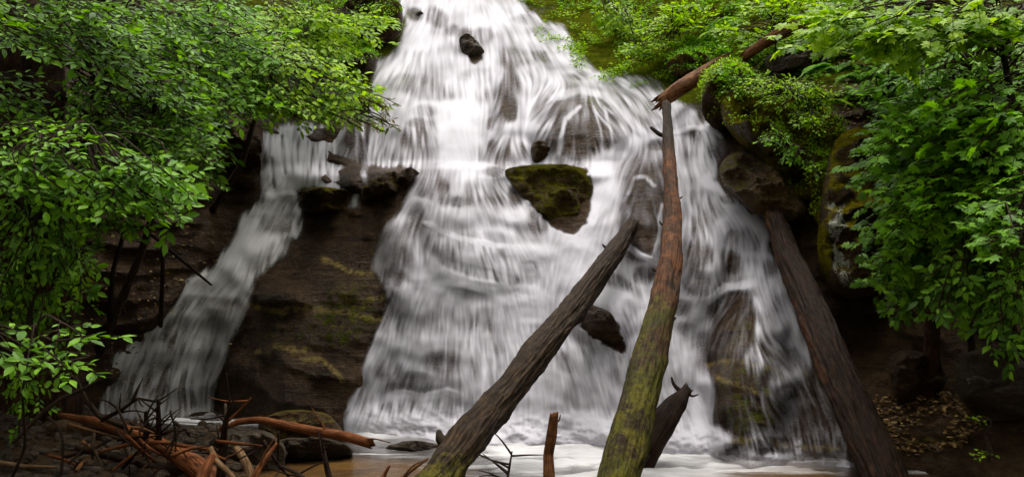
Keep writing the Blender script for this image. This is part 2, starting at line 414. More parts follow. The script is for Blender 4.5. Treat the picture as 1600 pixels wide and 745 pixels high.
for s_ in ([(1105, 568), (1150, 562), (1200, 575), (1262, 582)], [(1120, 590), (1160, 602), (1185, 615)], [(1145, 690), (1190, 682), (1225, 695), (1310, 700)],
           [(385, 475), (440, 486), (480, 480), (560, 492), (600, 500)], [(400, 550), (425, 542), (480, 546)], [(470, 560), (500, 562), (530, 585), (535, 595)],
           [(505, 405), (540, 420), (585, 432)], [(530, 460), (570, 470), (600, 462)], [(1390, 690), (1440, 685), (1500, 694)]):
    seam(s_)
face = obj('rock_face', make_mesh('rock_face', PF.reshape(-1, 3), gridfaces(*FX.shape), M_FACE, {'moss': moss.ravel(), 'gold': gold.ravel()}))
tag(face, 'dark wet bedrock face of the gorge behind the falls', kind='structure')

# ------------------------------------------------------------------ falling water
WS = 1.5
gx_ = np.arange(140, 1372, WS); GY0 = -132
gy_ = np.arange(GY0, 752, WS)
GX, GY = np.meshgrid(gx_, gy_)
wob = 9 * fbm(GX / 60, GY / 60, 0, 4, 88)
MAIN = [(600, -260), (608, -90), (622, -10), (630, 40), (610, 75), (584, 95), (580, 130), (575, 160), (560, 175), (575, 200), (572, 262), (640, 262), (645, 285), (622, 325),
        (590, 368), (584, 420), (604, 470), (582, 520), (560, 570), (542, 620), (528, 690), (520, 760), (1345, 760), (1330, 705), (1315, 650), (1280, 575), (1248, 500),
        (1228, 430), (1206, 395), (1205, 345), (1160, 315), (1122, 280), (1140, 240), (1132, 205), (1090, 170), (1060, 150), (1030, 128), (985, 112), (935, 104),
        (905, 75), (880, 40), (830, 14), (800, -30), (770, -90), (765, -260)]
LEFT = [(405, 205), (440, 195), (535, 195), (575, 180), (575, 290), (535, 292), (540, 305), (560, 300), (560, 325), (545, 325), (540, 305), (466, 300), (474, 345), (455, 395), (405, 440), (388, 480), (362, 535), (340, 595), (332, 660), (150, 660),
        (165, 600), (178, 552), (215, 515), (262, 480), (292, 440), (330, 415), (358, 380), (378, 335), (405, 312)]
TOPL = [(420, 88), (447, 85), (455, 130), (418, 130)]
dn = np.maximum(np.maximum(sst(-3, 15, poly_sd(GX, GY, MAIN) + wob), sst(-3, 14, poly_sd(GX, GY, LEFT) + wob * .8) * (0.86 - 0.10 * sst(320, 500, GY))), sst(-2, 6, poly_sd(GX, GY, TOPL)) * .9)
mask = np.clip(dn, 0, 1)
den = np.full(GX.shape, .80); stk = np.full(GX.shape, .45)
BX = GX + wob * .9; BY = GY + wob * .8
def br(cx, cy, rx, ry, v, k=None, rot=0, soft=.85):
    """set the thickness of the water (0 bare rock, 1 solid white) and how stringy it is inside a soft ellipse"""
    global den, stk
    x0, x1 = max(0, int((cx - 1.8 * max(rx, ry) - 20 - 140) / WS)), int((cx + 1.8 * max(rx, ry) + 20 - 140) / WS)
    y0, y1 = max(0, int((cy - 1.8 * max(rx, ry) - 20 - GY0) / WS)), int((cy + 1.8 * max(rx, ry) + 20 - GY0) / WS)
    sl = (slice(y0, max(y1, 0)), slice(x0, max(x1, 0)))
    w = ell(BX[sl], BY[sl], cx, cy, rx, ry, rot, soft)
    den[sl] += (v - den[sl]) * w
    if k is not None: stk[sl] += (k - stk[sl]) * w
def ln(pts, w, v, k=.3):
    global den, stk
    d = np.full(GX.shape, 1e9)
    for (ax, ay), (bx, by) in zip(pts[:-1], pts[1:]):
        ex, ey = bx - ax, by - ay; t = np.clip(((BX - ax) * ex + (BY - ay) * ey) / (ex * ex + ey * ey), 0, 1)
        d = np.minimum(d, np.hypot(BX - ax - t * ex, BY - ay - t * ey))
    q = sst(w * 1.4, w * .4, d); den += (v - den) * q * .9; stk += (k - stk) * q
# upper cascade
br(760, 20, 110, 34, .86, .3); br(850, 50, 50, 26, .8, .4); br(650, 95, 60, 40, .78, .7); br(650, 66, 40, 14, .93, .2); br(640, 132, 46, 14, .58, .8); br(700, 100, 24, 26, .85, .3); br(740, 112, 20, 8, .62, .3)
br(652, 26, 12, 9, .3, .4); br(682, 28, 14, 14, .42, .8); br(705, 46, 10, 10, .5, .5); br(727, 58, 16, 14, .28, .5); br(756, 56, 18, 14, .5, .7); br(820, 30, 20, 8, .6, .5); br(842, 46, 18, 8, .6, .5)
br(745, 145, 36, 30, .84, .8); br(760, 160, 12, 20, .55, .9); br(802, 92, 30, 15, .42, .7); br(845, 88, 26, 10, .6, .7); br(782, 160, 11, 40, .4, 1); br(798, 145, 13, 46, .14, .9); br(800, 175, 11, 20, .05, .6)
br(830, 140, 16, 32, .7, .9); br(856, 150, 9, 22, .6, 1); br(715, 172, 42, 18, .97, .15); br(600, 162, 44, 12, .82, .3); br(672, 146, 28, 12, .58, .7); br(660, 172, 20, 9, .52, .6)
br(880, 84, 24, 14, .95, .3); br(905, 116, 24, 6, .55, .7); br(936, 120, 26, 12, .95, .25); br(985, 150, 55, 26, .68, .9, 30); br(1030, 136, 26, 8, .48, .9, 25); br(1025, 168, 20, 14, .5, .9, 30); br(1000, 195, 20, 16, .5, 1, 30)
# domed outcrop
br(905, 195, 64, 56, .32, 1); br(893, 166, 24, 15, .16, .8); br(903, 216, 48, 28, .1, 1); br(850, 200, 12, 26, .5, 1)
ln([(862, 152), (905, 138), (945, 150), (985, 190), (1012, 216)], 7, .85, .6); ln([(906, 168), (884, 186), (874, 215), (870, 250)], 4, .95, .2); ln([(930, 170), (940, 200), (944, 245)], 2.5, .7); ln([(948, 172), (958, 205), (958, 240)], 3, .75)
br(1078, 178, 20, 18, .78, .6); br(1100, 180, 8, 14, .15); br(1088, 226, 44, 26, .58, 1); br(1126, 226, 12, 22, .25, .8); ln([(1055, 206), (1085, 200), (1115, 204), (1128, 212)], 4, 1.0, .1)
br(1022, 226, 14, 9, .32, .7)
# middle tier
br(608, 240, 36, 36, .70, 1); br(658, 216, 26, 34, .42, 1); br(650, 190, 16, 8, .35, .6); br(712, 215, 34, 50, 1.0, .12); br(776, 196, 14, 12, .5, .8); br(790, 238, 30, 24, .48, 1); br(818, 200, 26, 9, .85, .5); br(812, 240, 14, 14, .45, .9)
br(550, 240, 20, 50, .13, 1); br(870, 250, 14, 8, .6, .5); ln([(655, 264), (700, 260), (760, 260), (775, 264)], 5, 1.0, .1)
br(665, 286, 30, 28, .46, .8); br(692, 302, 10, 20, .42, .9); ln([(632, 322), (650, 313), (672, 318)], 5, .88, .3); br(722, 285, 16, 22, .88, .5); br(742, 302, 20, 16, .56, .9); br(776, 300, 20, 24, .6, .9); br(772, 268, 16, 7, .4, .6); br(712, 314, 16, 9, .52, .7)
br(735, 332, 18, 11, .88, .3); br(805, 338, 24, 14, .93, .1); br(653, 348, 12, 28, .3, .7); br(806, 302, 13, 22, .15, .6); br(842, 348, 16, 18, .42, .7)
br(612, 388, 26, 36, .50, .35); br(640, 382, 12, 40, .34, .5); br(612, 436, 24, 14, .48, .5); br(590, 458, 22, 14, .15, .5); ln([(604, 450), (610, 478)], 4, .6); ln([(588, 372), (584, 395), (592, 425)], 4, .7, .2)
br(762, 372, 44, 10, .55, .3, 8); br(745, 405, 84, 28, .82, 1.0, 10); br(768, 434, 50, 9, .56, 1.0, 12); br(682, 380, 14, 32, .72, .9); br(700, 438, 46, 20, .98, .08); br(716, 464, 40, 14, .68, .1); br(800, 458, 60, 18, .97, .08, 15); br(660, 488, 40, 18, .7, .3)
br(830, 420, 16, 10, .66, .5); br(842, 396, 44, 14, .95, .1); br(700, 505, 60, 20, .70, .5); br(760, 502, 16, 18, .6, .6); br(832, 492, 30, 14, 1.0, .1); br(600, 500, 30, 20, .62, .7, 30)
ln([(666, 350), (715, 368), (780, 386), (842, 392)], 5, .97, .1); ln([(700, 412), (750, 428), (805, 440)], 9, .66, 1); ln([(690, 440), (740, 452), (800, 462), (850, 474)], 6, 1.0, .05)
# lower apron
br(605, 580, 22, 24, .38, .6); br(690, 568, 28, 20, .40, .6); br(652, 602, 62, 16, .46, .5); br(765, 560, 34, 34, .78, .7); br(655, 646, 95, 24, .80, 1); ln([(590, 628), (630, 616), (665, 622), (700, 612), (725, 622)], 7, .86, .6); br(640, 682, 90, 12, .98, .1); br(560, 620, 16, 40, .62, .7); br(830, 620, 50, 40, .88, .3); br(870, 670, 130, 26, .99, .08)
# channel right of the wedge
br(975, 236, 32, 12, .92, .5, -30); br(932, 292, 24, 50, 1.0, .2, 15); br(902, 362, 30, 32, .98, .15, 15); br(915, 410, 40, 26, .92, .3)
br(1008, 315, 38, 78, .08, .8); br(1000, 385, 26, 24, .06, .4); ln([(978, 300), (990, 278), (1008, 276), (1020, 288)], 3.5, .6, .4); ln([(1034, 320), (1028, 360), (1024, 402)], 4, .8, .4); br(974, 340, 8, 22, .4, .5); ln([(978, 382), (1000, 400), (1035, 416)], 6, .95, .2)
br(1088, 266, 26, 26, .75, .6); br(1120, 288, 26, 14, 1.0, .1, 20); br(1158, 332, 30, 16, .92, .2, 35); br(1098, 330, 30, 26, .60, .8); br(1142, 312, 18, 7, .55, .5); br(1100, 372, 20, 20, .48, .9); br(1078, 402, 14, 28, .25, .9); br(1126, 372, 10, 22, .92, .3); br(1146, 378, 10, 15, .35, .6)
br(962, 440, 40, 12, .45, .5, 30); br(1010, 432, 20, 14, .34, .7); br(970, 470, 32, 18, .98, .1, 20); br(985, 502, 12, 26, .8, .6); br(895, 560, 44, 34, .72, .6); br(884, 568, 14, 14, .55, .5); br(938, 585, 12, 40, .88, .6); br(960, 575, 10, 26, .62, .6)
br(1076, 440, 12, 18, .25, .8); br(1096, 440, 16, 22, .35, .9); br(1064, 482, 16, 13, .40, .3); br(1076, 516, 18, 14, .45, .2); br(1083, 545, 5, 12, .3, .2); br(1098, 498, 20, 20, .97, .1); br(1086, 570, 24, 44, .98, .15)
# lower right slab
br(1170, 377, 20, 18, .55, .6); br(1145, 412, 16, 22, .32, 1); br(1101, 402, 16, 20, .42, 1); ln([(1125, 370), (1124, 435)], 6, .85, .4); ln([(1204, 350), (1195, 385), (1192, 430)], 7, .9, .3); br(1206, 420, 12, 14, .55, .7)
br(1280, 660, 60, 70, .14, .6); br(1150, 590, 62, 122, .05, .8); br(1150, 500, 34, 52, .12, .9); ln([(1112, 470), (1140, 452), (1180, 444), (1205, 444)], 8, .92, .4); br(1196, 492, 16, 48, .72, .8); br(1218, 472, 14, 22, .58, .8); br(1232, 520, 20, 14, .82, .5); br(1180, 560, 20, 20, .4, 1); br(1232, 560, 22, 18, .45, .5)
br(1216, 602, 18, 28, .46, .4); br(1242, 642, 22, 22, .38, .4, 30); br(1190, 640, 30, 30, .16, 1); br(1276, 610, 26, 60, .16, .7); br(1292, 682, 30, 20, .22, .9); br(1222, 696, 66, 12, .18, 1); br(1096, 635, 18, 56, .98, .3); br(1104, 684, 34, 18, 1.0, .1)
# side stream
br(420, 250, 13, 48, .68, 1); br(448, 250, 22, 48, .85, .9); br(492, 250, 44, 48, .72, 1); ln([(443, 215), (444, 270)], 3, .35); ln([(426, 250), (424, 290)], 3, .3); ln([(410, 304), (440, 301), (466, 303)], 5, .97, .1)
br(428, 322, 44, 14, .5, .5); br(402, 336, 22, 8, .6, .4); br(445, 350, 40, 18, .38, .6); br(382, 388, 30, 26, .88, .3); br(430, 402, 20, 18, .6, .8); br(456, 386, 14, 14, .3, .7); br(412, 422, 22, 13, .7, .9); br(350, 450, 50, 18, .78, .4); br(340, 480, 44, 12, .5, .5)
br(440, 456, 46, 17, .03, .3); ln([(395, 450), (430, 437), (470, 440), (492, 455)], 3, .6, .2); br(350, 496, 40, 14, .82, .4); br(295, 500, 40, 28, .58, .6); br(252, 540, 40, 18, .62, .6); br(200, 546, 15, 18, .8, .4); br(235, 590, 62, 28, .5, .7); br(322, 590, 14, 50, .5, .8); br(292, 612, 20, 30, .66, .8); br(190, 622, 30, 30, .48, .8)
dry = np.zeros(GX.shape)
for pl_ in ([(784, 264), (830, 257), (880, 256), (916, 262), (928, 285), (926, 320), (918, 348), (896, 368), (868, 362), (838, 332), (815, 308), (798, 284)],
            [(905, 486), (925, 476), (950, 486), (968, 512), (980, 540), (976, 560), (955, 546), (925, 530), (906, 510)],
            [(563, 298), (580, 284), (606, 272), (628, 270), (632, 300), (624, 318), (600, 322), (566, 322)],
            [(466, 296), (476, 292), (520, 293), (550, 300), (554, 318), (535, 328), (480, 333), (466, 322)],
            [(1122, 262), (1140, 240), (1165, 236), (1205, 262), (1245, 300), (1262, 330), (1245, 350), (1205, 342), (1176, 334), (1150, 306), (1130, 292)],
            [(724, 72), (736, 68), (754, 80), (754, 94), (742, 104), (730, 92)]):
    dry = np.maximum(dry, sst(-1, 5, poly_sd(GX, GY, pl_) + 3 * vnoise(GX / 7, GY / 7, 0, 6)))
mask = mask * (1 - dry)
dn = mask * den
# flow direction: hand-read samples, spread smoothly, bent round the bulges
AR = np.array([(700, 10, -.1, 1), (780, 20, .4, 1), (850, 50, .9, 1), (640, 80, -.5, 1), (600, 110, -.6, 1), (620, 150, -.3, 1), (700, 120, .1, 1), (740, 60, 0, 1), (780, 100, .1, 1), (830, 90, .5, 1), (900, 112, 1, .5),
      (980, 130, 1, .6), (1030, 160, .8, 1), (980, 180, .7, 1), (1000, 200, .3, 1), (970, 240, -.8, 1), (930, 300, -.6, 1), (900, 350, -.5, 1), (870, 385, -.6, 1), (905, 150, 0, 1), (850, 180, -.7, 1), (860, 150, -.9, .8), (905, 200, 0, 1),
      (950, 180, .8, 1), (960, 215, .4, 1), (690, 200, .1, 1), (720, 230, .2, 1), (780, 225, -.4, 1), (810, 235, .4, 1), (650, 200, 0, 1), (600, 220, -.1, 1), (470, 240, 0, 1), (430, 240, -.05, 1), (690, 290, -.3, 1), (740, 280, .2, 1),
      (650, 300, -.6, 1), (790, 300, .7, 1), (700, 380, .1, 1), (620, 400, -.2, 1), (840, 390, .6, .9), (800, 450, .2, 1), (650, 460, -.3, 1), (600, 540, -.4, 1), (700, 540, -.05, 1), (800, 560, .1, 1), (560, 620, -.4, 1), (900, 440, -.3, 1),
      (930, 600, .2, 1), (980, 460, .3, 1), (960, 500, .5, 1), (1000, 560, 0, 1), (1015, 290, .1, 1), (990, 330, -.3, 1), (1080, 230, 0, 1), (1115, 220, .4, 1), (1090, 300, .2, 1), (1140, 330, .8, 1), (1190, 350, .5, 1), (1205, 400, .05, 1), (1150, 400, -.3, 1),
      (1100, 440, -.1, 1), (1060, 480, -.3, 1), (1080, 540, .1, 1), (1100, 620, .25, 1), (1200, 450, .3, 1), (1230, 550, .35, 1), (1280, 620, .35, 1), (1130, 480, -.5, .8), (1180, 600, .05, 1), (430, 310, -.5, 1), (400, 340, -.6, 1), (370, 400, -.6, 1),
      (330, 440, -.8, 1), (400, 430, -.2, 1), (280, 500, -.7, 1), (230, 550, -.5, 1), (340, 540, -.3, 1), (300, 600, -.1, 1), (200, 610, -.2, 1), (440, 370, -.4, 1)], float)
AR[:, 2:] /= np.hypot(AR[:, 2], AR[:, 3])[:, None]
cg = 12; qx, qy = GX[::cg, ::cg], GY[::cg, ::cg]
vx = np.zeros(qx.shape); vy = np.zeros(qx.shape); ws = np.zeros(qx.shape)
for a in AR:
    w = 1 / (((qx - a[0]) ** 2 + (qy - a[1]) ** 2) / 900 + .15) ** 1.6
    vx += w * a[2]; vy += w * a[3]; ws += w
vx /= ws; vy /= ws
ii = np.arange(GX.shape[1]) / cg; jj = np.arange(GX.shape[0]) / cg; II, JJ = np.meshgrid(ii, jj)
VX = bilin(vx, II, JJ) + 0.28 * fbm(GX / 45, GY / 45, 3, 3, 66); VY = bilin(vy, II, JJ)
Ysm_w = bilin(Ysm, (GX - fx[0]) / ST, (GY - fy[0]) / ST)
relw = bilin(rel, (GX - fx[0]) / ST, (GY - fy[0]) / ST)
gxr = np.gradient(blur(relw, 4), axis=1) / WS
VX = VX - 18 * gxr
VY = np.maximum(VY, 0.3); L_ = np.hypot(VX, VY); VX /= L_; VY /= L_
def lic(src, steps, sp=1.0):
    acc = src.copy(); wsum = 1.0
    for sgn in (1, -1):
        x_, y_ = II * cg, JJ * cg; x_ = x_.copy(); y_ = y_.copy()
        for k in range(steps):
            u_, v_ = bilin(VX, x_, y_), bilin(VY, x_, y_)
            x_ += sgn * u_ * sp; y_ += sgn * v_ * sp
            w = 0.5 + 0.5 * math.cos(math.pi * k / steps)
            acc += w * bilin(src, x_, y_); wsum += w
    return acc / wsum
n_f = rng.random(GX.shape)
n_m = vnoise(GX / 4.0, GY / 4.0, 0, 41) * .5 + .5
n_c = vnoise(GX / 10.0, GY / 14.0, 0, 42) * .5 + .5
def norm(a):
    return (a - a.mean()) / a.std()
lf = norm(lic(n_f, 16)); lm = norm(lic(n_m, 26)); lc = norm(lic(n_c, 22, 1.6))
streak = 0.30 * lf + 0.60 * lm + 0.62 * lc
cloud = fbm(GX / 36, GY / 24, 7, 4, 91)                            # soft billows where the water churns
steps_n = norm(lic(vnoise(GX / 34.0, GY / 10.0, 0, 43), 5))       # short breaks across small ledges
lt = norm(lic(vnoise(GX / 2.6, GY / 2.6, 0, 44), 13))
pat = norm(lic(vnoise(GX / 13, GY / 15, 0, 45), 9, 1.3))
churn = norm(lic(fbm(GX / 22, GY / 15, 0, 4, 46), 4))
d1 = np.clip(dn, 0, 1)
bell = np.sqrt(np.clip(den * (1.04 - den), 0, 1)) * 2
foam = den + bell * (stk ** 1.4 * (.14 * lt + .06 * lm + .07 * pat) + .035 * lt + (1 - .6 * stk) * .085 * churn) + .07 * cloud - .03 * steps_n * (1 - stk)
foam = np.clip(foam + sst(560, 470, GX) * (.15 * sst(200, 230, GY) - .16 * sst(350, 460, GY) - .10 * sst(.1, .6, fbm(GX / 40, GY / 22, 1, 3, 99)) * sst(300, 340, GY)), 0, .97) ** 1.35
foam = foam * sst(0, .75, mask + .18 * (lt * .5 + pat * .5) * (mask < .98)) * (1 - dry) * sst(0.01, .12, mask)
foam = .6 * foam + .4 * blur(foam, 1)
YW = blur(Ysm_w, 2) - 0.10 - 0.05 * d1 - 0.0035 * streak * np.clip(dn, 0, 1) - .035 * blur(cloud, 3) * sst(.55, 1.1, d1)
# churned fall foot: the sheet swells towards the pool
PW = at(GX, GY, YW)
foot = sst(0.45, 0.0, PW[..., 2]) * sst(530, 640, GX)
YW = YW - 0.3 * foot * (0.7 + .5 * cloud); PW = at(GX, GY, YW)
foam = np.clip(foam + .45 * foot * sst(.3, .7, d1) * (1 - .95 * ell(GX, GY, 1220, 650, 100, 100, 0, .6)), 0, .97)
keep = (foam[:-1, :-1] + foam[1:, :-1] + foam[1:, 1:] + foam[:-1, 1:] > 0.03) & (PW[:-1, :-1, 2] > -0.15)
silt = 0.35 * sst(520, 420, GX) * sst(200, 330, GY)
V = PW.reshape(-1, 3); Fc = gridfaces(*GX.shape, keep=keep)
use = np.unique(Fc); rm = np.full(len(V), -1); rm[use] = np.arange(len(use))
wat = obj('waterfall', make_mesh('waterfall', V[use], rm[Fc], M_WATER, {'foam': foam.ravel()[use], 'silt': silt.ravel()[use]}))
tag(wat, 'silky white water cascading over stepped rock into the pool', kind='structure')

# ------------------------------------------------------------------ pool
px_ = np.linspace(-13, 13, 900); py_ = np.concatenate([np.linspace(3, 9, 40)[:-1], np.linspace(9, 17.5, 340)])
PX, PY = np.meshgrid(px_, py_)
qx, qy = proj(np.stack([PX, PY, 0 * PX], -1))
basepx = np.array([-300, 160, 330, 420, 540, 600, 700, 760, 800, 900, 1000, 1100, 1200, 1320, 1345, 1420, 1700]); basepy = np.array([700, 645, 643, 646, 668, 700, 705, 700, 735, 742, 748, 744, 716, 722, 700, 700, 700])
edge = np.interp(qx, basepx, basepy)
dd = qy - edge + 10 * fbm(PX * 1.2, PY * 2.2, 0, 4, 12)
fo = sst(26, -22, dd + 9 * fbm(PX * 3, PY * 7, 0, 4, 15))
sw = fbm(PX * 1.1 + .6 * vnoise(PX, PY * 2, 1, 2), PY * 5.0, 0, 5, 14)
fo = np.maximum(fo, sst(.12, .45, sw) * sst(44, 6, dd) * .85)
fo = np.maximum(fo, .9 * sst(.0, .4, sw) * ell(qx, qy, 1450, 738, 60, 18, 0, .8))
fo *= sst(130, 175, qx) * (1 - ell(qx, qy, 650, 695, 75, 16, 0, .8) * .75) * (1 - sst(1480, 1530, qx)) * (1 - sst(1325, 1345, qx) * sst(1420, 1395, qx))
fo = fo * (1 - .68 * sst(-.1, .4, fbm(PX * 1.3 + .5 * vnoise(PX * 2, PY * 2, 3, 7), PY * 5.5, 2, 5, 19)) * sst(-90, 0, dd) )
shal = np.maximum(ell(qx, qy, 560, 748, 170, 30, 0, .8), np.maximum(ell(qx, qy, 1210, 750, 110, 26, 0, .8), ell(qx, qy, 1540, 752, 120, 16, 0, .8) * .7))
shal = np.maximum(shal, .8 * sst(9.6, 8.0, PY) * sst(-4, -2, PX) * sst(5, 3, PX))
PZ = 0.02 * fbm(PX * 1.5, PY * 2.5, 0, 4, 17) + 0.05 * fo * (0.5 + fbm(PX * 2, PY * 3, 0, 3, 18)) + .025 * fo * fbm(PX * 5, PY * 9, 0, 3, 28)
po = obj('pool_water', make_mesh('pool_water', np.stack([PX, PY, PZ], -1).reshape(-1, 3), gridfaces(*PX.shape), M_POOL, {'foam': np.clip(fo, 0, 1).ravel(), 'shallow': shal.ravel()}))
tag(po, 'brown plunge pool with white foam at the foot of the falls', kind='structure')

# banks of the pool and the ground behind the camera
def bank(name, xs, ys, hf, label, mo):
    X_, Y_ = np.meshgrid(xs, ys); Z_ = hf(X_, Y_)
    o = obj(name, make_mesh(name, np.stack([X_, Y_, Z_], -1).reshape(-1, 3), gridfaces(*X_.shape), M_FACE, {'moss': (mo + 0 * X_).ravel(), 'gold': 0 * X_.ravel()}))
    return tag(o, label, kind='structure')
def left_h(X, Y):
    e = -2.55 - .12 * (Y - 9) + .35 * vnoise(Y * .8, X * 0, 3, 5)
    return -.25 + .45 * sst(e + .4, e - .9, X) + .5 * sst(-4.0, -7, X) * 1.0 + .13 * fbm(X * 1.8, Y * 1.8, 0, 5, 61) + sst(12.2, 14.5, Y) * -.6
def right_h(X, Y):
    e = 4.15 - .12 * (Y - 9.5)
    return -.25 + .42 * sst(e - .3, e + 1.6, X) + .9 * sst(4.8, 8, X) + .10 * fbm(X * 1.8, Y * 1.8, 4, 5, 62) + .5 * sst(9.6, 11.6, Y) * sst(4.2, 5.2, X)
bank('riverbank', np.linspace(-12, -1.5, 240), np.linspace(1, 15, 300), left_h, 'dark stony bank under the driftwood', .12)
bank('riverbank', np.linspace(3.0, 12, 200), np.linspace(1, 13, 260), right_h, 'dark leaf-strewn bank beside the pool', .15)
gX, gY = np.meshgrid(np.linspace(-60, 60, 60), np.linspace(-50, 10, 40))
o = obj('ground', make_mesh('ground', np.stack([gX, gY, -.45 + .06 * vnoise(gX, gY)], -1).reshape(-1, 3), gridfaces(*gX.shape), M_FACE, {'moss': 0 * gX.ravel() + .3, 'gold': 0 * gX.ravel()}))
tag(o, 'forest ground below the pool', kind='structure')

# loose stones nobody could count, on both banks
def stones(label, n, seed, xr, yr, hf, size):
    r = np.random.default_rng(seed); V0, F0 = ico(2); Vs, Fs = [], []
    for k in range(n):
        x, y = r.uniform(*xr), r.uniform(*yr); z = float(hf(np.array([x]), np.array([y]))[0])
        if z < -.12: continue
        v = V0 * (1 + .22 * vnoise(V0[:, 0] * 1.7 + k, V0[:, 1] * 1.7, V0[:, 2] * 1.7, seed))[:, None] * size * r.uniform(.4, 1.5) * r.uniform(.6, 1.2, 3) * np.array([1, 1, .6])
        a = r.uniform(0, 6.28); v = v @ np.array([[math.cos(a), math.sin(a), 0], [-math.sin(a), math.cos(a), 0], [0, 0, 1]])
        Vs.append(v + [x, y, z + size * .1]); Fs.append(F0 + len(V0) * (len(Vs) - 1))
    V = np.vstack(Vs)
    o = obj('gravel', make_mesh('gravel', V, np.vstack(Fs), M_GREY, {'moss': 0 * V[:, 0] + .1, 'gold': 0 * V[:, 0]})); tag(o, label, 'gravel', kind='stuff')

# ------------------------------------------------------------------ boulders
_ico = {}
def ico(n):
    if n not in _ico:
        import bmesh
        bm = bmesh.new(); bmesh.ops.create_icosphere(bm, subdivisions=n, radius=1)
        bm.verts.ensure_lookup_table()
        _ico[n] = (np.array([v.co[:] for v in bm.verts]), np.array([[v.index for v in f.verts] for f in bm.faces])); bm.free()
    return _ico[n]
ROCKS = {}
def rock(label, pts, Y, h, seed, mat=None, back=.6, tilt=0.0, p=3.2, moss0=0.0, mtop=0.0, amp=1.0, gold=None, mossf=None, na=150, nr=44):
    """a solid rock: its outline, bulging h metres towards the water and running `back` metres into the bank"""
    r = np.random.default_rng(seed)
    P = np.array(pts, float)
    for _ in range(2):
        Q = np.roll(P, -1, 0); P = np.stack([.8 * P + .2 * Q, .2 * P + .8 * Q], 1).reshape(-1, 2)
    c = P.mean(0); seg = np.linalg.norm(np.roll(P, -1, 0) - P, axis=1); cs = np.concatenate([[0], np.cumsum(seg)])
    t = np.linspace(0, cs[-1], na, endpoint=False); PP = np.vstack([P, P[:1]])
    bx, by = np.interp(t, cs, PP[:, 0]), np.interp(t, cs, PP[:, 1])
    sc = math.sqrt(max(np.ptp(bx) * np.ptp(by), 1))
    an = 2 * np.pi * t / cs[-1]
    jit = 1 + .035 * fbm(np.cos(an) * 3 + seed, np.sin(an) * 3, 0, 4, seed)
    bx, by = c[0] + (bx - c[0]) * jit, c[1] + (by - c[1]) * jit
    ss = np.sin(np.linspace(0.02, 1, nr) * math.pi / 2); SSg = ss[:, None]
    X_ = c[0] + (bx - c[0])[None] * SSg; Y_ = c[1] + (by - c[1])[None] * SSg
    prof = (1 - SSg ** p) ** .6
    R0 = max(np.ptp(bx), np.ptp(by)) * Y / F / 2; hh_ = h * prof * 1.12
    lx, lz = (X_ - c[0]) * Y / F / R0, (c[1] - Y_) * Y / F / R0
    for k in range(9):
        th_ = r.uniform(0, 2 * math.pi); m_ = r.uniform(.35, 1.5)
        pl = h * r.uniform(.75, 1.05) - m_ * h * (lx * math.cos(th_) + lz * math.sin(th_) - r.uniform(-.05, .35))
        hh_ = np.minimum(hh_, np.maximum(pl, .15 * h * prof))
    D_ = Y + tilt * (c[1] - Y_) / 100 - hh_
    V = at(X_, Y_, D_)
    # angular breaks, then rough grain
    x_, z_ = V[..., 0], V[..., 2]
    f = .34 * h * fbm(x_ * 1.5 + seed, z_ * 2.2, 0, 3, seed, True) + .11 * fbm(x_ * 3.4, z_ * 4.4, seed, 5, seed + 2, True) + .06 * np.sign(vnoise(x_ * 3 + z_, z_ * 3.5 - x_, seed, seed)) * np.abs(vnoise(x_ * 3 + z_, z_ * 3.5 - x_, seed, seed)) ** .4
    f += .10 * (np.abs(((z_ * 3.1 + .5 * x_ + .5 * vnoise(x_ * 2, z_ * 2, seed)) % 1) - .5) - .25)
    V[..., 1] -= f * amp * (1 - SSg ** 6)
    V[..., 2] += .5 * f * amp * (1 - SSg ** 6)
    B_ = []
    for k, (g, w) in enumerate([(.25, 1.0), (.6, .97), (1, .9)]):
        B_.append(at(c[0] + (bx - c[0]) * w, c[1] + (by - c[1]) * w, Y + tilt * (c[1] - by) / 100 + back * g))
    cen = at(c[0], c[1], Y + back * 1.0)
    cf = at(c[0], c[1], D_[0].mean()); cf[1] = V[0, :, 1].mean(); cf[2] = V[0, :, 2].mean(); cf[0] = V[0, :, 0].mean()
    G = np.vstack([V] + [b[None] for b in B_]); n_ = G.shape[0]
    i_ = np.arange(n_ * na).reshape(n_, na)
    q = np.stack([i_[:-1], i_[1:], np.roll(i_[1:], -1, 1), np.roll(i_[:-1], -1, 1)], -1).reshape(-1, 4)
    VV = np.vstack([G.reshape(-1, 3), cf[None], cen[None]]); a, b = len(VV) - 2, len(VV) - 1
    c1 = np.stack([np.full(na, a), i_[0], np.roll(i_[0], -1)], 1); c2 = np.stack([np.full(na, b), np.roll(i_[-1], -1), i_[-1]], 1)
    # how much each point faces up
    gz = np.gradient(G[..., 1], axis=0); dz = np.gradient(G[..., 2], axis=0)
    e1 = np.gradient(G, axis=0); e2 = np.roll(G, -1, 1) - np.roll(G, 1, 1); nn = np.cross(e1, e2); nn /= np.linalg.norm(nn, axis=-1, keepdims=True) + 1e-9
    if nn[nr // 2, :, 1].mean() > 0: nn = -nn
    up = np.concatenate([nn[..., 2].ravel(), [0, 0]])
    mo = moss0 + mtop * sst(.15, .75, up) + .25 * fbm(VV[:, 0] * 2, VV[:, 1] * 2, VV[:, 2] * 2, 3, seed + 9)
    qx, qy = proj(VV)
    if mossf: mo = np.maximum(mo, mossf(qx, qy))
    g_ = gold(qx, qy) if gold else 0 * mo
    ROCKS[label] = (VV, np.vstack([nn.reshape(-1, 3), [[0, -1, 0]] * 2]))
    o = solo('boulder', VV, [q, np.vstack([c1, c2])], mat or M_GREY, cen, label, 'rock', None, {'moss': np.clip(mo, 0, 1), 'lichen': g_})
    return o
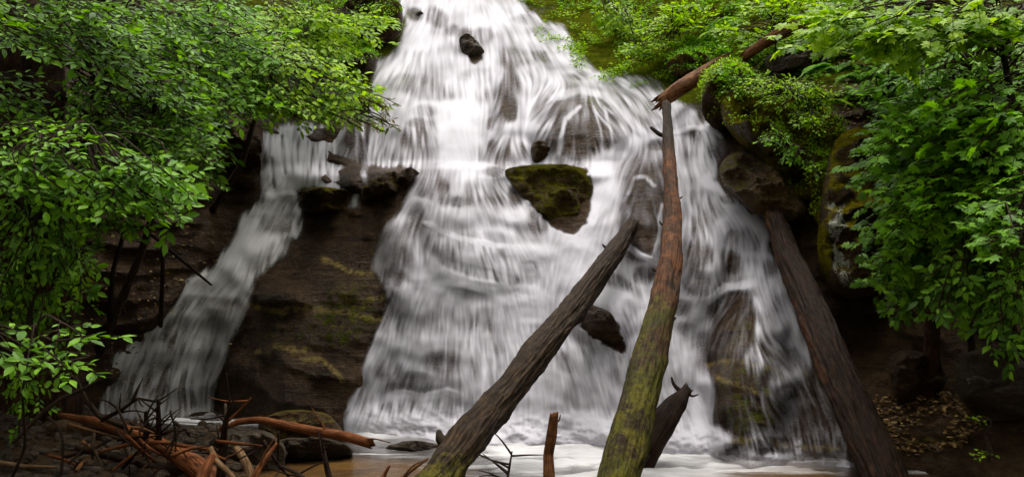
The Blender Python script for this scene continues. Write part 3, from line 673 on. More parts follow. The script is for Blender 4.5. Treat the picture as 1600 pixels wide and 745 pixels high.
rock('flat topped mossy brown rock on the ledge below the thin curtain fall', [(466, 296), (476, 292), (520, 293), (550, 300), (554, 318), (535, 328), (480, 333), (466, 322)], 15.85, .38, 2, M_BROWN, moss0=.3, mtop=.5)
rock('small dark stone wedged between the two ledge rocks', [(538, 280), (552, 276), (566, 282), (566, 296), (548, 300), (538, 292)], 16.2, .3, 7, M_BROWN, moss0=.1, na=60, nr=16)
rock('humped dark mossy rock at the lip of the main ledge', [(563, 298), (580, 284), (606, 272), (628, 270), (632, 300), (624, 318), (600, 322), (566, 322)], 15.5, .42, 5, M_BROWN, moss0=.12, mtop=.6)
rock('low brown rock shelf touching the edge of the white curtain', [(622, 270), (650, 266), (658, 272), (640, 292), (630, 305), (622, 300)], 15.5, .3, 8, M_BROWN, moss0=.1, mtop=.4, na=60, nr=16)
rock('olive mossy wedge shaped boulder dividing the middle falls', [(784, 264), (830, 257), (880, 256), (916, 262), (928, 285), (926, 320), (918, 348), (896, 368), (868, 362), (838, 332), (815, 308), (798, 284)], 15.05, .36, 12, M_WARM, moss0=.52, mtop=.2, tilt=.6)
rock('black wet rock between the leaning grey log and the mossy log', [(905, 486), (925, 476), (950, 486), (968, 512), (980, 540), (976, 560), (955, 546), (925, 530), (906, 510)], 13.0, .38, 15, M_FACE)
rock('small dark rock splitting the water near the top of the falls', [(716, 60), (730, 50), (744, 62), (758, 80), (758, 96), (744, 108), (728, 96), (720, 80)], 20.8, .22, 18, M_GREY, na=60, nr=16)
rock('small grey stone at the very top edge of the falls', [(642, 22), (655, 17), (664, 22), (658, 30), (645, 29)], 22.9, .25, 20, M_GREY, na=50, nr=14)
rock('small mossy stone at the foot of the domed outcrop', [(828, 226), (845, 218), (862, 228), (866, 246), (856, 258), (832, 256)], 16.75, .16, 22, M_BROWN, moss0=.3, na=60, nr=16)
rock('brown wet boulder lying below the big mossy block', [(1122, 262), (1140, 240), (1165, 236), (1205, 262), (1245, 300), (1262, 330), (1245, 350), (1205, 342), (1176, 334), (1150, 306), (1130, 292)], 13.5, .4, 25, M_WARM, tilt=.9, moss0=.22, mtop=.2)
rock('big angular block with yellow moss cap and small plants', [(1122, 152), (1150, 138), (1205, 130), (1260, 140), (1300, 170), (1296, 230), (1280, 290), (1262, 318), (1238, 296), (1205, 268), (1178, 240), (1150, 220), (1128, 190)], 14.35, .7, 29, M_CAP, back=1.4, moss0=.55, mtop=.6, tilt=.8,
     mossf=lambda qx, qy: np.maximum(.95 * sst(176, 158, qy - .12 * (qx - 1200) - 6 * vnoise(qx / 14, qy / 14)), .6 * ell(qx, qy, 1210, 270, 40, 30, 30, .8)))
rock('mossy upright slab beside the big block', [(1265, 190), (1300, 178), (1325, 200), (1318, 290), (1290, 370), (1270, 340), (1262, 270)], 13.5, .4, 30, M_CAP, back=1.0, tilt=.5, moss0=.6, mtop=.3)
rock('rounded dark rock hidden behind the moss capped block', [(1095, 150), (1105, 112), (1135, 95), (1170, 105), (1175, 150), (1150, 195), (1118, 205), (1098, 185)], 15.2, .5, 31, M_CAP, moss0=.3, mtop=.5, mossf=lambda qx, qy: .9 * sst(128, 112, qy))
rock('tall boulder with white lichen streak half hidden by maple leaves', [(1284, 300), (1300, 220), (1345, 195), (1400, 215), (1425, 300), (1420, 400), (1380, 455), (1330, 470), (1296, 450), (1275, 400)], 12.6, .6, 33, M_CAP, back=1.2, tilt=.35, moss0=.3, mtop=.4,
     mossf=lambda qx, qy: .7 * ell(qx, qy, 1285, 400, 16, 60, 0, .8), gold=lambda qx, qy: .62 * ell(qx + 12 * vnoise(qx / 11, qy / 16), qy, 1306, 360, 10, 52, 0, .9) + .5 * ell(qx, qy, 1320, 425, 18, 34, -25, .9))
rock('shadowed boulder under the leafy overhang beside the hollow', [(1385, 560), (1410, 545), (1450, 550), (1480, 580), (1478, 625), (1440, 640), (1400, 630)], 11.1, .4, 35, M_FACE, moss0=.25)
rock('lichen spotted boulder low in the shade of the bank', [(1490, 560), (1540, 540), (1600, 560), (1620, 620), (1590, 660), (1530, 655), (1495, 620)], 9.9, .5, 37, M_GREY, moss0=.2, gold=lambda qx, qy: .36 * ell(qx, qy, 1530, 600, 26, 24, 30, .9))
rock('mossy boulder at the top corner beside the upper falls', [(530, 10), (560, -10), (610, -8), (630, 10), (630, 50), (612, 66), (590, 80), (560, 84), (536, 60)], 21.0, .7, 39, M_BROWN, back=1.0, moss0=.2, mtop=.7, mossf=lambda qx, qy: .8 * ell(qx, qy, 590, 25, 34, 22, 0, .8))
rock('dark brown overhanging rock below the mossy top boulder', [(530, 90), (560, 80), (592, 86), (586, 112), (582, 140), (560, 152), (532, 130)], 19.6, .5, 41, M_BROWN, moss0=.05, mtop=.5)
rock('golden brown mossy rock at the pool edge behind the driftwood', [(400, 660), (425, 645), (470, 638), (515, 646), (535, 670), (545, 690), (470, 700), (410, 690)], 11.9, .6, 43, M_CAP, moss0=.25, mtop=.25, amp=.6)
rock('low grey stone in the pool under the long orange branch', [(420, 694), (450, 682), (520, 686), (550, 697), (555, 708), (510, 720), (440, 724), (415, 712)], 11.2, .35, 45, M_GREY, moss0=.05)
rock('dark boulder under the driftwood heap', [(320, 690), (360, 668), (420, 672), (450, 700), (440, 740), (380, 760), (325, 745)], 10.6, .4, 47, M_GREY)
rock('long dark rock at the foot of the shaded cliff', [(20, 690), (90, 655), (180, 650), (260, 670), (300, 700), (250, 735), (120, 745), (40, 730)], 11.2, .5, 49, M_FACE)
rock('dark shelf of rock beside the thin curtain fall', [(345, 190), (370, 170), (405, 175), (412, 200), (410, 260), (400, 295), (365, 290), (345, 240)], 16.5, .5, 51, M_FACE)
rock('small submerged stone breaking the foam by the leaning log', [(600, 698), (640, 686), (690, 694), (700, 706), (650, 714), (605, 710)], 11.95, .25, 53, M_GREY, na=70, nr=16)
rock('grey boulder showing through leaves on the upper slope', [(1430, 90), (1470, 55), (1540, 50), (1590, 80), (1580, 125), (1500, 135), (1440, 120)], 13.2, .6, 55, M_GREY, moss0=.1, mtop=.3, gold=lambda qx, qy: .4 * ell(qx, qy, 1505, 95, 26, 24, 0, .9))
rock('flat grey ledge rock above the moss capped block', [(1190, 90), (1240, 74), (1300, 80), (1310, 104), (1260, 118), (1200, 116)], 16.2, .5, 57, M_GREY, mtop=.2, tilt=.6)
rock('dark rock in the mossy bank beside the upper falls', [(955, 40), (985, 22), (1025, 30), (1035, 52), (1000, 64), (962, 60)], 21.4, .4, 59, M_FACE, moss0=.1, mtop=.6)
rock('mossy stone on the bank above the short broken log', [(1040, 96), (1075, 78), (1110, 88), (1108, 112), (1070, 124), (1044, 116)], 17.9, .4, 61, M_CAP, moss0=.35, mtop=.6)

stones('loose dark stones of the bank under the driftwood', 900, 5, (-6.5, -1.9), (8.0, 12.5), left_h, .07)
stones('loose stones on the leaf strewn bank', 700, 6, (3.7, 7.5), (8.5, 11.5), right_h, .06)
# ------------------------------------------------------------------ logs and sticks
def resample(P, Rr, n):
    P = np.asarray(P, float); Rr = np.asarray(Rr, float)
    s = np.concatenate([[0], np.cumsum(np.linalg.norm(np.diff(P, axis=0), axis=1))]); t = np.linspace(0, s[-1], n)
    # Catmull-Rom-like smoothing: interpolate then average
    Q = np.stack([np.interp(t, s, P[:, k]) for k in range(3)], 1); R2 = np.interp(t, s, Rr)
    for _ in range(max(1, (n // 12) ** 2 // 10)):
        Q[1:-1] = (Q[:-2] + 2 * Q[1:-1] + Q[2:]) / 4
    return Q, R2, t
def tube(P, Rr, n, sides, seed=0, bark=0.0, broken=0.0, lump=0.0):
    Q, R2, t = resample(P, Rr, n)
    T = np.gradient(Q, axis=0); T /= np.linalg.norm(T, axis=1, keepdims=True)
    up = np.array([0, 0, 1.0]) if abs(T[0, 2]) < .9 else np.array([0, 1.0, 0])
    A = np.cross(T, up); A /= np.linalg.norm(A, axis=1, keepdims=True); B = np.cross(A, T)
    th = np.linspace(0, 2 * math.pi, sides, endpoint=False)
    TT, HH = np.meshgrid(t, th, indexing='ij')
    rr = R2[:, None] * np.ones_like(HH)
    if bark:
        rm_ = R2.mean()
        cx_, cy_ = np.cos(HH), np.sin(HH)
        rid = fbm(cx_ * 5.5 + seed, cy_ * 5.5, TT * 1.3 / max(rm_ * 4, .3), 4, seed, True)
        rid2 = fbm(cx_ * 3 + seed, cy_ * 3, TT * 5, 3, seed + 5)
        fine_ = fbm(cx_ * 11 + seed, cy_ * 11, TT * 3.2, 4, seed + 11, True)
        rr = rr * (1 + bark * rid + .07 * rid2 + .35 * bark * fine_) + lump * rm_ * fbm(cx_ * 1.1, cy_ * 1.1, TT * 1.6 + seed, 3, seed + 7)
    V = Q[:, None, :] + rr[..., None] * (np.cos(HH)[..., None] * A[:, None, :] + np.sin(HH)[..., None] * B[:, None, :])
    if broken:
        j = np.random.default_rng(seed).random(sides) * broken
        V[0] -= T[0] * (j * R2[0] * 2.2)[:, None]; V[-1] += T[-1] * (np.roll(j, 3) * R2[-1] * 2.2)[:, None]
    V = V.reshape(-1, 3)
    i = np.arange(n * sides).reshape(n, sides)
    f = np.stack([i[:-1], i[1:], np.roll(i[1:], -1, 1), np.roll(i[:-1], -1, 1)], -1).reshape(-1, 4)
    V = np.vstack([V, Q[0] + T[0] * R2[0] * .3 * (1 if broken else -.3), Q[-1] - T[-1] * R2[-1] * .3 * (1 if broken else -.3)]); a, b = len(V) - 2, len(V) - 1
    c1 = np.stack([np.full(sides, a), i[0], np.roll(i[0], -1)], 1); c2 = np.stack([np.full(sides, b), np.roll(i[-1], -1), i[-1]], 1)
    al = np.concatenate([TT.ravel(), [0, t[-1]]]); ar = np.concatenate([np.abs(HH.ravel() / math.pi - 1), [0, 0]])
    return V, [f, np.vstack([c1, c2])], al, ar
def path(pts):                     # [(px, py, Y, width in px)]
    P = np.array([at(a, b, c) for a, b, c, w in pts]); R_ = np.array([w * c / F / 2 for a, b, c, w in pts]); return P, R_
def log(label, pts, mat, seed, name='fallen_log', cat='log', n=110, sides=40, bark=.09, broken=.5, lump=.12, moss=None, red=None, stubs=(), strips=0, group=None):
    P, R_ = path(pts)
    V, Fs, al, ar = tube(P, R_, n, sides, seed, bark, broken, lump)
    root = empty(name, P[-1], label, cat, group)
    L = al.max(); u = al / L
    qx, qy = proj(V)
    mo = moss(u, V, qy) if moss else 0 * u
    re = red(u, V, qy) if red else 0 * u
    part('trunk', V, Fs, mat, root, {'along': al, 'around': ar, 'moss': mo, 'red': re})
    for (t_, ln, ang, r_) in stubs:
        q = P[0] + (P[-1] - P[0]) * t_; d = P[-1] - P[0]; d /= np.linalg.norm(d)
        rad = np.interp(t_, np.linspace(0, 1, len(R_)), R_)
        sd_ = np.cross(d, [0, 1, 0]); sd_ /= np.linalg.norm(sd_); nf = np.cross(sd_, d)
        dr = sd_ * math.cos(ang) + nf * math.sin(ang) - d * .5
        qq = np.array([np.interp(t_, np.linspace(0, 1, len(P)), P[:, k]) for k in range(3)])
        V2, F2, a2, b2 = tube([qq + dr * rad * .5, qq + dr * (rad + ln * .6), qq + dr * (rad + ln) - d * .05], [r_ * 1.5, r_, r_ * .6], 8, 9, seed + 3, .1, .6)
        part('branch_stub', V2, F2, mat, root, {'along': a2, 'around': b2})
    return root
log('thick dark grey log leaning from mid falls down into the pool', [(986, 352, 13.9, 18.4), (962, 392, 13.3, 28.3), (905, 470, 12.1, 35.3), (850, 540, 11.1, 40.3), (790, 615, 10.2, 46.7), (735, 680, 9.4, 53.8), (690, 745, 8.8, 59.3), (640, 810, 8.3, 65.0)], M_BARK, 3, bark=.17, lump=.3,
    moss=lambda u, V, q: .28 * sst(.25, .5, u) + .25 * sst(680, 745, q), stubs=[(.78, .12, 2.6, .05), (.1, .1, .8, .025), (.14, .12, 2.4, .02), (.45, .08, 1.2, .02)], n=300, sides=96)
log('straight log with rust red upper bark and green mossy base', [(1041, 165, 15.2, 13.3), (1046, 240, 14.2, 19.0), (1051, 330, 12.9, 25.6), (1048, 400, 12.0, 32.3), (1035, 480, 11.1, 40.9), (1010, 580, 10.2, 51.3), (985, 680, 9.4, 60.8), (960, 770, 8.8, 66.5), (948, 830, 8.5, 68.4)], M_BARK, 9, bark=.10, lump=.28,
    moss=lambda u, V, q: .12 + .40 * sst(370, 520, q) + .22 * fbm(V[:, 0] * 3, V[:, 1] * 3, V[:, 2] * 3, 2, 5) , red=lambda u, V, q: np.clip(.42 + .8 * fbm(V[:, 0] * 9, V[:, 1] * 4, V[:, 2] * 5, 3, 8), 0, 1) * sst(205, 260, q) * sst(640, 380, q), stubs=[(.3, .05, 2.9, .015), (.22, .05, .2, .012), (.42, .07, 2.7, .018), (.52, .05, .3, .015), (.8, .06, .2, .02)], n=300, sides=88)
log('heavy dark brown log sloping down the bank beside the falls', [(1212, 338, 13.0, 25.9), (1228, 395, 12.4, 33.1), (1262, 470, 11.6, 41.8), (1300, 560, 10.7, 47.5), (1345, 660, 9.9, 53.3), (1385, 750, 9.2, 57.6), (1412, 820, 8.8, 59.0)], M_DARKBARK, 13, bark=.16, lump=.25,
    moss=lambda u, V, q: .12 + 0 * u, red=lambda u, V, q: .22 * sst(-.15, .35, vnoise(V[:, 0] * 9, V[:, 2] * 9)) * sst(-.62, -.85, (proj(V)[0] - np.interp(q, [338, 395, 470, 560, 660, 750, 820], [1212, 1228, 1262, 1300, 1345, 1385, 1412])) / np.interp(q, [338, 560, 820], [15, 28, 34])), stubs=[(.03, .12, 1.4, .03), (.35, .06, .4, .02)], n=280, sides=90)
log('short red brown log with broken end lying across the upper channel', [(1038, 156, 16.4, 20), (1062, 138, 16.4, 23), (1095, 117, 16.6, 22), (1120, 98, 16.8, 15), (1132, 90, 16.9, 9)], M_HEART, 17, bark=.10, broken=1.2, n=50, sides=26, red=lambda u, V, q: .35 + 0 * u)
log('splintered orange brown log on the mossy slope under bright leaves', [(1170, 84, 15.9, 14), (1205, 60, 15.8, 18), (1240, 42, 15.7, 20), (1285, 24, 15.5, 16)], M_HEART, 19, bark=.14, broken=1.4, n=60, sides=26, red=lambda u, V, q: .3 + 0 * u, moss=lambda u, V, q: .25 * sst(0, 1, u))
log('dark splintered log stub behind the mossy log in the spray', [(1070, 612, 11.0, 14), (1058, 628, 10.9, 30), (1035, 660, 10.7, 40), (1012, 700, 10.5, 40), (995, 740, 10.4, 38)], M_DARKBARK, 23, broken=1.3, n=50, sides=28, stubs=[(.05, .16, 2.5, .02), (.02, .12, .4, .012), (.5, .14, 2.9, .03)])
log('slim reddish stick standing upright in the pool', [(866, 648, 9.3, 13), (862, 680, 9.3, 16), (857, 710, 9.3, 15), (858, 745, 9.2, 18), (856, 790, 9.2, 18)], M_HEART, 29, name='stick', cat='stick', n=40, sides=14, red=lambda u, V, q: .55 + 0 * u, bark=.05, stubs=[(.1, .02, .1, .008)])
log('slim bare stick jutting from the dark ledge near the small log end', [(1018, 200, 15.3, 5), (1030, 210, 15.2, 7), (1044, 214, 15.1, 6)], M_DARKBARK, 31, name='stick', cat='stick', n=10, sides=8, stubs=())
log('massive dark reddish trunk standing in the shade at the top corner', [(30, -260, 12.4, 80), (38, -60, 12.2, 86), (44, 60, 12.0, 92), (40, 200, 11.9, 104), (30, 420, 11.8, 130), (20, 640, 11.7, 170)], M_DARKBARK, 41, name='tree_trunk', cat='tree trunk', n=120, sides=44, bark=.2, moss=lambda u, V, q: .3 + 0 * u, red=lambda u, V, q: .04 + 0 * u)
log('thin dead trunk standing in shade under the maple leaves', [(1468, 360, 11.2, 16), (1462, 440, 11.1, 20), (1456, 540, 11.0, 22), (1446, 640, 10.9, 26)], M_DARKBARK, 37, name='dead_trunk', cat='tree trunk', n=50, sides=16, red=lambda u, V, q: .12 + 0 * u)
# driftwood at the pool's near edge
DW = 'driftwood in the heap at the pool edge'
def stick(label, pts, mat, seed, twigs=0, red=0.0):
    P, R_ = path(pts); V, Fs, al, ar = tube(P, R_, 26, 9 if pts[0][3] < 9 else 16, seed, .06, .6, .08)
    root = empty('driftwood_branch', P[len(P) // 2], label, 'driftwood', DW)
    part('branch', V, Fs, mat, root, {'along': al, 'around': ar, 'red': red + 0 * al, 'moss': 0 * al})
    r = random.Random(seed)
    for k in range(twigs):
        t_ = r.uniform(.15, .95); q = np.array([np.interp(t_, np.linspace(0, 1, len(P)), P[:, j]) for j in range(3)])
        d = np.array([r.uniform(-1, 1), r.uniform(-.5, .3), r.uniform(-.1, 1.0)]); d *= r.uniform(.15, .4) / np.linalg.norm(d)
        V2, F2, a2, b2 = tube([q, q + d * .5 + np.array([0, 0, r.uniform(-.03, .05)]), q + d], [.011, .008, .004], 7, 5, seed + k)
        part('twig', V2, F2, mat, root, {'along': a2, 'around': b2, 'red': red + 0 * a2})
stick('thick orange driftwood trunk sloping through the heap', [(95, 648, 10.2, 8), (150, 658, 10.0, 15), (200, 674, 9.8, 20), (240, 690, 9.6, 22), (275, 708, 9.4, 26), (310, 730, 9.2, 32), (345, 765, 9.0, 36)], M_ORANGE, 1, 3)
stick('long orange branch pointing out over the pool with a cut end', [(345, 672, 9.6, 6), (372, 658, 9.6, 10), (410, 655, 9.5, 11), (460, 667, 9.4, 13), (510, 676, 9.3, 14), (545, 682, 9.25, 15), (578, 692, 9.2, 15)], M_ORANGE, 2, 2)
stick('thin orange branch crossing the thick driftwood trunk', [(155, 706, 9.2, 4), (200, 694, 9.2, 6), (250, 690, 9.2, 6), (300, 698, 9.2, 6), (330, 702, 9.2, 3)], M_ORANGE, 3, 1)
stick('pale tan peeled stick in the middle of the heap', [(362, 692, 9.1, 6), (376, 708, 9.0, 13), (388, 730, 8.9, 14), (396, 760, 8.8, 12)], M_TAN, 4)
stick('orange stick rising beside the golden pool', [(432, 692, 9.0, 4), (418, 712, 8.9, 8), (402, 735, 8.8, 10), (388, 765, 8.7, 10)], M_ORANGE, 5, 1)
stick('tan stick leaning out of the heap bottom', [(330, 700, 8.9, 7), (338, 720, 8.8, 9), (360, 740, 8.7, 8), (380, 765, 8.6, 8)], M_TAN, 6, 1)
stick('stout orange root end in the heap', [(332, 712, 8.8, 10), (322, 732, 8.7, 18), (310, 760, 8.6, 22)], M_ORANGE, 7)
stick('curved grey twig arching beside the dark rock', [(76, 652, 8.6, 4), (90, 664, 8.6, 4), (98, 685, 8.6, 4), (98, 715, 8.6, 5), (94, 755, 8.6, 5)], M_TWIG, 8)
stick('dark forked branch rising at the edge of the pale stream', [(118, 588, 9.6, 5), (135, 625, 9.6, 7), (155, 650, 9.6, 9), (190, 664, 9.6, 10)], M_TWIG, 9, 3)
stick('dark bare branch reaching up toward the falls', [(22, 690, 8.8, 5), (60, 650, 8.9, 7), (95, 622, 9.0, 6), (135, 605, 9.1, 5), (178, 578, 9.2, 4)], M_TWIG, 10, 2)
stick('dark twiggy branch arching over the heap', [(160, 655, 9.4, 8), (190, 640, 9.4, 6), (215, 622, 9.4, 4), (250, 628, 9.3, 3)], M_DARKBARK, 11, 7)
stick('black snag standing up among the twigs', [(248, 690, 9.3, 10), (248, 660, 9.3, 8), (247, 625, 9.3, 5)], M_DARKBARK, 12, 8)
stick('tangled dark snag below the pale foam line', [(222, 700, 9.2, 12), (230, 672, 9.2, 9), (228, 645, 9.2, 6)], M_DARKBARK, 13, 8)
stick('dark root with many upturned twigs', [(345, 745, 9.0, 14), (348, 700, 9.1, 12), (352, 660, 9.1, 8), (362, 630, 9.1, 4)], M_DARKBARK, 14, 9)
stick('thin orange twig slanting up from the root tangle', [(345, 668, 9.1, 4), (370, 645, 9.1, 4), (392, 622, 9.1, 3)], M_ORANGE, 15, 1)
stick('dark bent stick dropping from the long branch', [(498, 672, 9.2, 4), (504, 700, 9.1, 7), (512, 735, 9.0, 9), (520, 765, 8.9, 9)], M_DARKBARK, 16, 3)
stick('dark stick slanting across the golden water', [(440, 728, 9.0, 4), (462, 738, 8.9, 7), (490, 758, 8.8, 8)], M_DARKBARK, 17, 2)
stick('short orange stick poking from the golden water', [(608, 728, 8.9, 4), (600, 742, 8.9, 6), (590, 765, 8.8, 7)], M_ORANGE, 18)
stick('long dark branch pointing at the base of the leaning log', [(668, 716, 8.7, 4), (640, 736, 8.6, 6), (610, 765, 8.5, 8)], M_HEART, 19, 1)
stick('dark crossing branch at the back of the heap', [(120, 700, 9.5, 8), (200, 720, 9.4, 10), (280, 740, 9.3, 12), (330, 750, 9.2, 12)], M_DARKBARK, 20, 6)
stick('sunken dark limb along the bottom of the heap', [(60, 742, 9.0, 10), (150, 738, 9.0, 12), (240, 752, 8.9, 14)], M_DARKBARK, 21, 6)
stick('pale grey stick lying on the dark bank', [(0, 722, 8.8, 7), (40, 728, 8.7, 6), (88, 729, 8.6, 4)], M_TAN, 22)
stick('fine bare twigs sprouting beside the foot of the leaning log', [(790, 765, 8.6, 5), (795, 735, 8.7, 4), (800, 705, 8.7, 2)], M_TWIG, 23, 8)
stick('brittle orange branch under the thin crossing branch', [(175, 735, 9.0, 4), (205, 712, 9.0, 5), (238, 700, 9.0, 3)], M_ORANGE, 24, 1)
stick('fallen branch leaning on the shaded cliff', [(200, 335, 14.2, 4), (250, 378, 14.7, 5), (300, 420, 15.2, 5), (330, 445, 15.4, 3)], M_DARKBARK, 25)

r_ = random.Random(77)
for k in range(46):
    cx, cy = r_.gauss(255, 75), r_.uniform(668, 742); a = r_.uniform(-.9, 1.2) if k % 3 else r_.uniform(1.2, 2.2); L_s = r_.uniform(30, 85); Yk = r_.uniform(8.9, 9.8)
    dx, dy = L_s * math.cos(a) / 2, L_s * math.sin(a) / 2; w_ = r_.uniform(2.5, 6.5)
    P, R_ = path([(cx - dx, cy - dy, Yk + r_.uniform(-.2, .2), w_), (cx + r_.uniform(-6, 6), cy + r_.uniform(-6, 6), Yk, w_ * .9), (cx + dx, cy + dy, Yk + r_.uniform(-.3, .3), w_ * .5)])
    V, Fs, al, ar = tube(P, R_, 12, 6, 700 + k, .08, .6, .1)
    m_ = (M_TWIG, M_DARKBARK, M_HEART, M_TWIG, M_ORANGE, M_DARKBARK)[k % 6]
    tag(obj('twig', make_mesh('twig', V - P[1], Fs, m_, {'along': al, 'around': ar}), None, P[1]), ('thin grey broken twig', 'thin near black broken twig', 'thin red brown broken twig', 'thin grey broken twig', 'thin orange broken twig', 'thin near black broken twig')[k % 6] + ' lying loose in the driftwood tangle', 'twig', 'loose twigs in the driftwood tangle')
# ------------------------------------------------------------------ foliage
OVATE = (np.array([(0, 0, 0), (.28, .20, .05), (.28, 0, 0), (.28, -.20, .05), (.62, .21, .03), (.62, 0, -.02), (.62, -.21, .03), (1, 0, -.09)]),
         np.array([(0, 2, 1), (0, 3, 2), (1, 2, 5), (1, 5, 4), (2, 3, 6), (2, 6, 5), (4, 5, 7), (5, 6, 7)]))
MAPLE = (np.array([(0, 0, 0), (.40, 0, .03), (.12, .30, -.01), (.30, .52, -.05), (.42, .27, .01), (.70, .42, -.06), (.70, .15, 0), (1.05, 0, -.1), (.70, -.15, 0), (.70, -.42, -.06), (.42, -.27, .01), (.30, -.52, -.05), (.12, -.30, -.01)]),
         np.array([(1, k, k + 1) for k in range(2, 12)] + [(1, 0, 2), (1, 12, 0)])[:, [0, 2, 1]])
NARROW = (OVATE[0] * np.array([1, .62, 1]), OVATE[1])
def batch(tpl, P, D, Nn, S_, tint):
    """leaf meshes in one go: position, direction, normal, size"""
    T, Fq = tpl
    D = D / np.linalg.norm(D, axis=1, keepdims=True); B = np.cross(Nn, D); B /= np.linalg.norm(B, axis=1, keepdims=True) + 1e-9; C = np.cross(D, B)
    V = P[:, None] + S_[:, None, None] * (T[None, :, 0, None] * D[:, None] + T[None, :, 1, None] * B[:, None] + T[None, :, 2, None] * C[:, None])
    n, m = len(P), len(T)
    return V.reshape(-1, 3), (Fq[None] + (np.arange(n) * m)[:, None, None]).reshape(-1, 3), np.repeat(tint, m)
_proto = {}
def leaf_data(tpl, mat, k):
    key = (id(tpl), mat.name, k)
    if key not in _proto:
        V = tpl[0].copy(); V[:, 2] += .05 * np.sin(V[:, 0] * 5 + k) * (k - 1.5) * .5
        _proto[key] = make_mesh('leaf', V, tpl[1], mat, {'tint': np.full(len(V), .12 + .19 * k)}, smooth=False)
    return _proto[key]
def sprays(c, aim, ln, nl, r, size, flat=.35, sub=True):
    """one leafy spray: a drooping axis with side twigs; returns twig paths and leaves"""
    aim = aim / np.linalg.norm(aim)
    Pn = r.normal(0, flat, 3) + np.array([0, -.42, 1.0]); Pn /= np.linalg.norm(Pn)
    sidev = np.cross(Pn, aim); sidev /= np.linalg.norm(sidev) + 1e-9
    Pn = np.cross(aim, sidev)
    tw, lp, ld, ls, lnn = [], [], [], [], []
    def pt(t): return c + aim * ln * (t - .5) - np.array([0, 0, 1]) * ln * .25 * t * t
    axis = [pt(t) for t in (0, .33, .66, 1)]
    tw.append((axis, .010))
    k = max(3, int(round(nl / 6)))
    for i in range(k):
        t = (i + .6) / k; q = pt(t); sg = 1 if i % 2 else -1
        d = aim * .75 + sidev * sg * r.uniform(.6, 1.0); d /= np.linalg.norm(d)
        L = ln * .5 * (1.15 - t * .8) * r.uniform(.8, 1.2)
        e = q + d * L - np.array([0, 0, L * .18])
        tw.append(([q, (q + e) / 2 + Pn * .02, e], .005))
        m = max(2, int(nl / k))
        for j in range(m):
            f = (j + .7) / m; a = q + (e - q) * f
            sg2 = 1 if j % 2 else -1
            dd_ = d * (1.0 if j == m - 1 else .65) + np.cross(Pn, d) * sg2 * (0.15 if j == m - 1 else .8) + r.normal(0, .18, 3)
            lp.append(a); ld.append(dd_ - np.array([0, 0, .18])); lnn.append(Pn + r.normal(0, .28, 3)); ls.append(size * (.38 + .85 * r.beta(2, 2)))
    return tw, lp, ld, lnn, ls
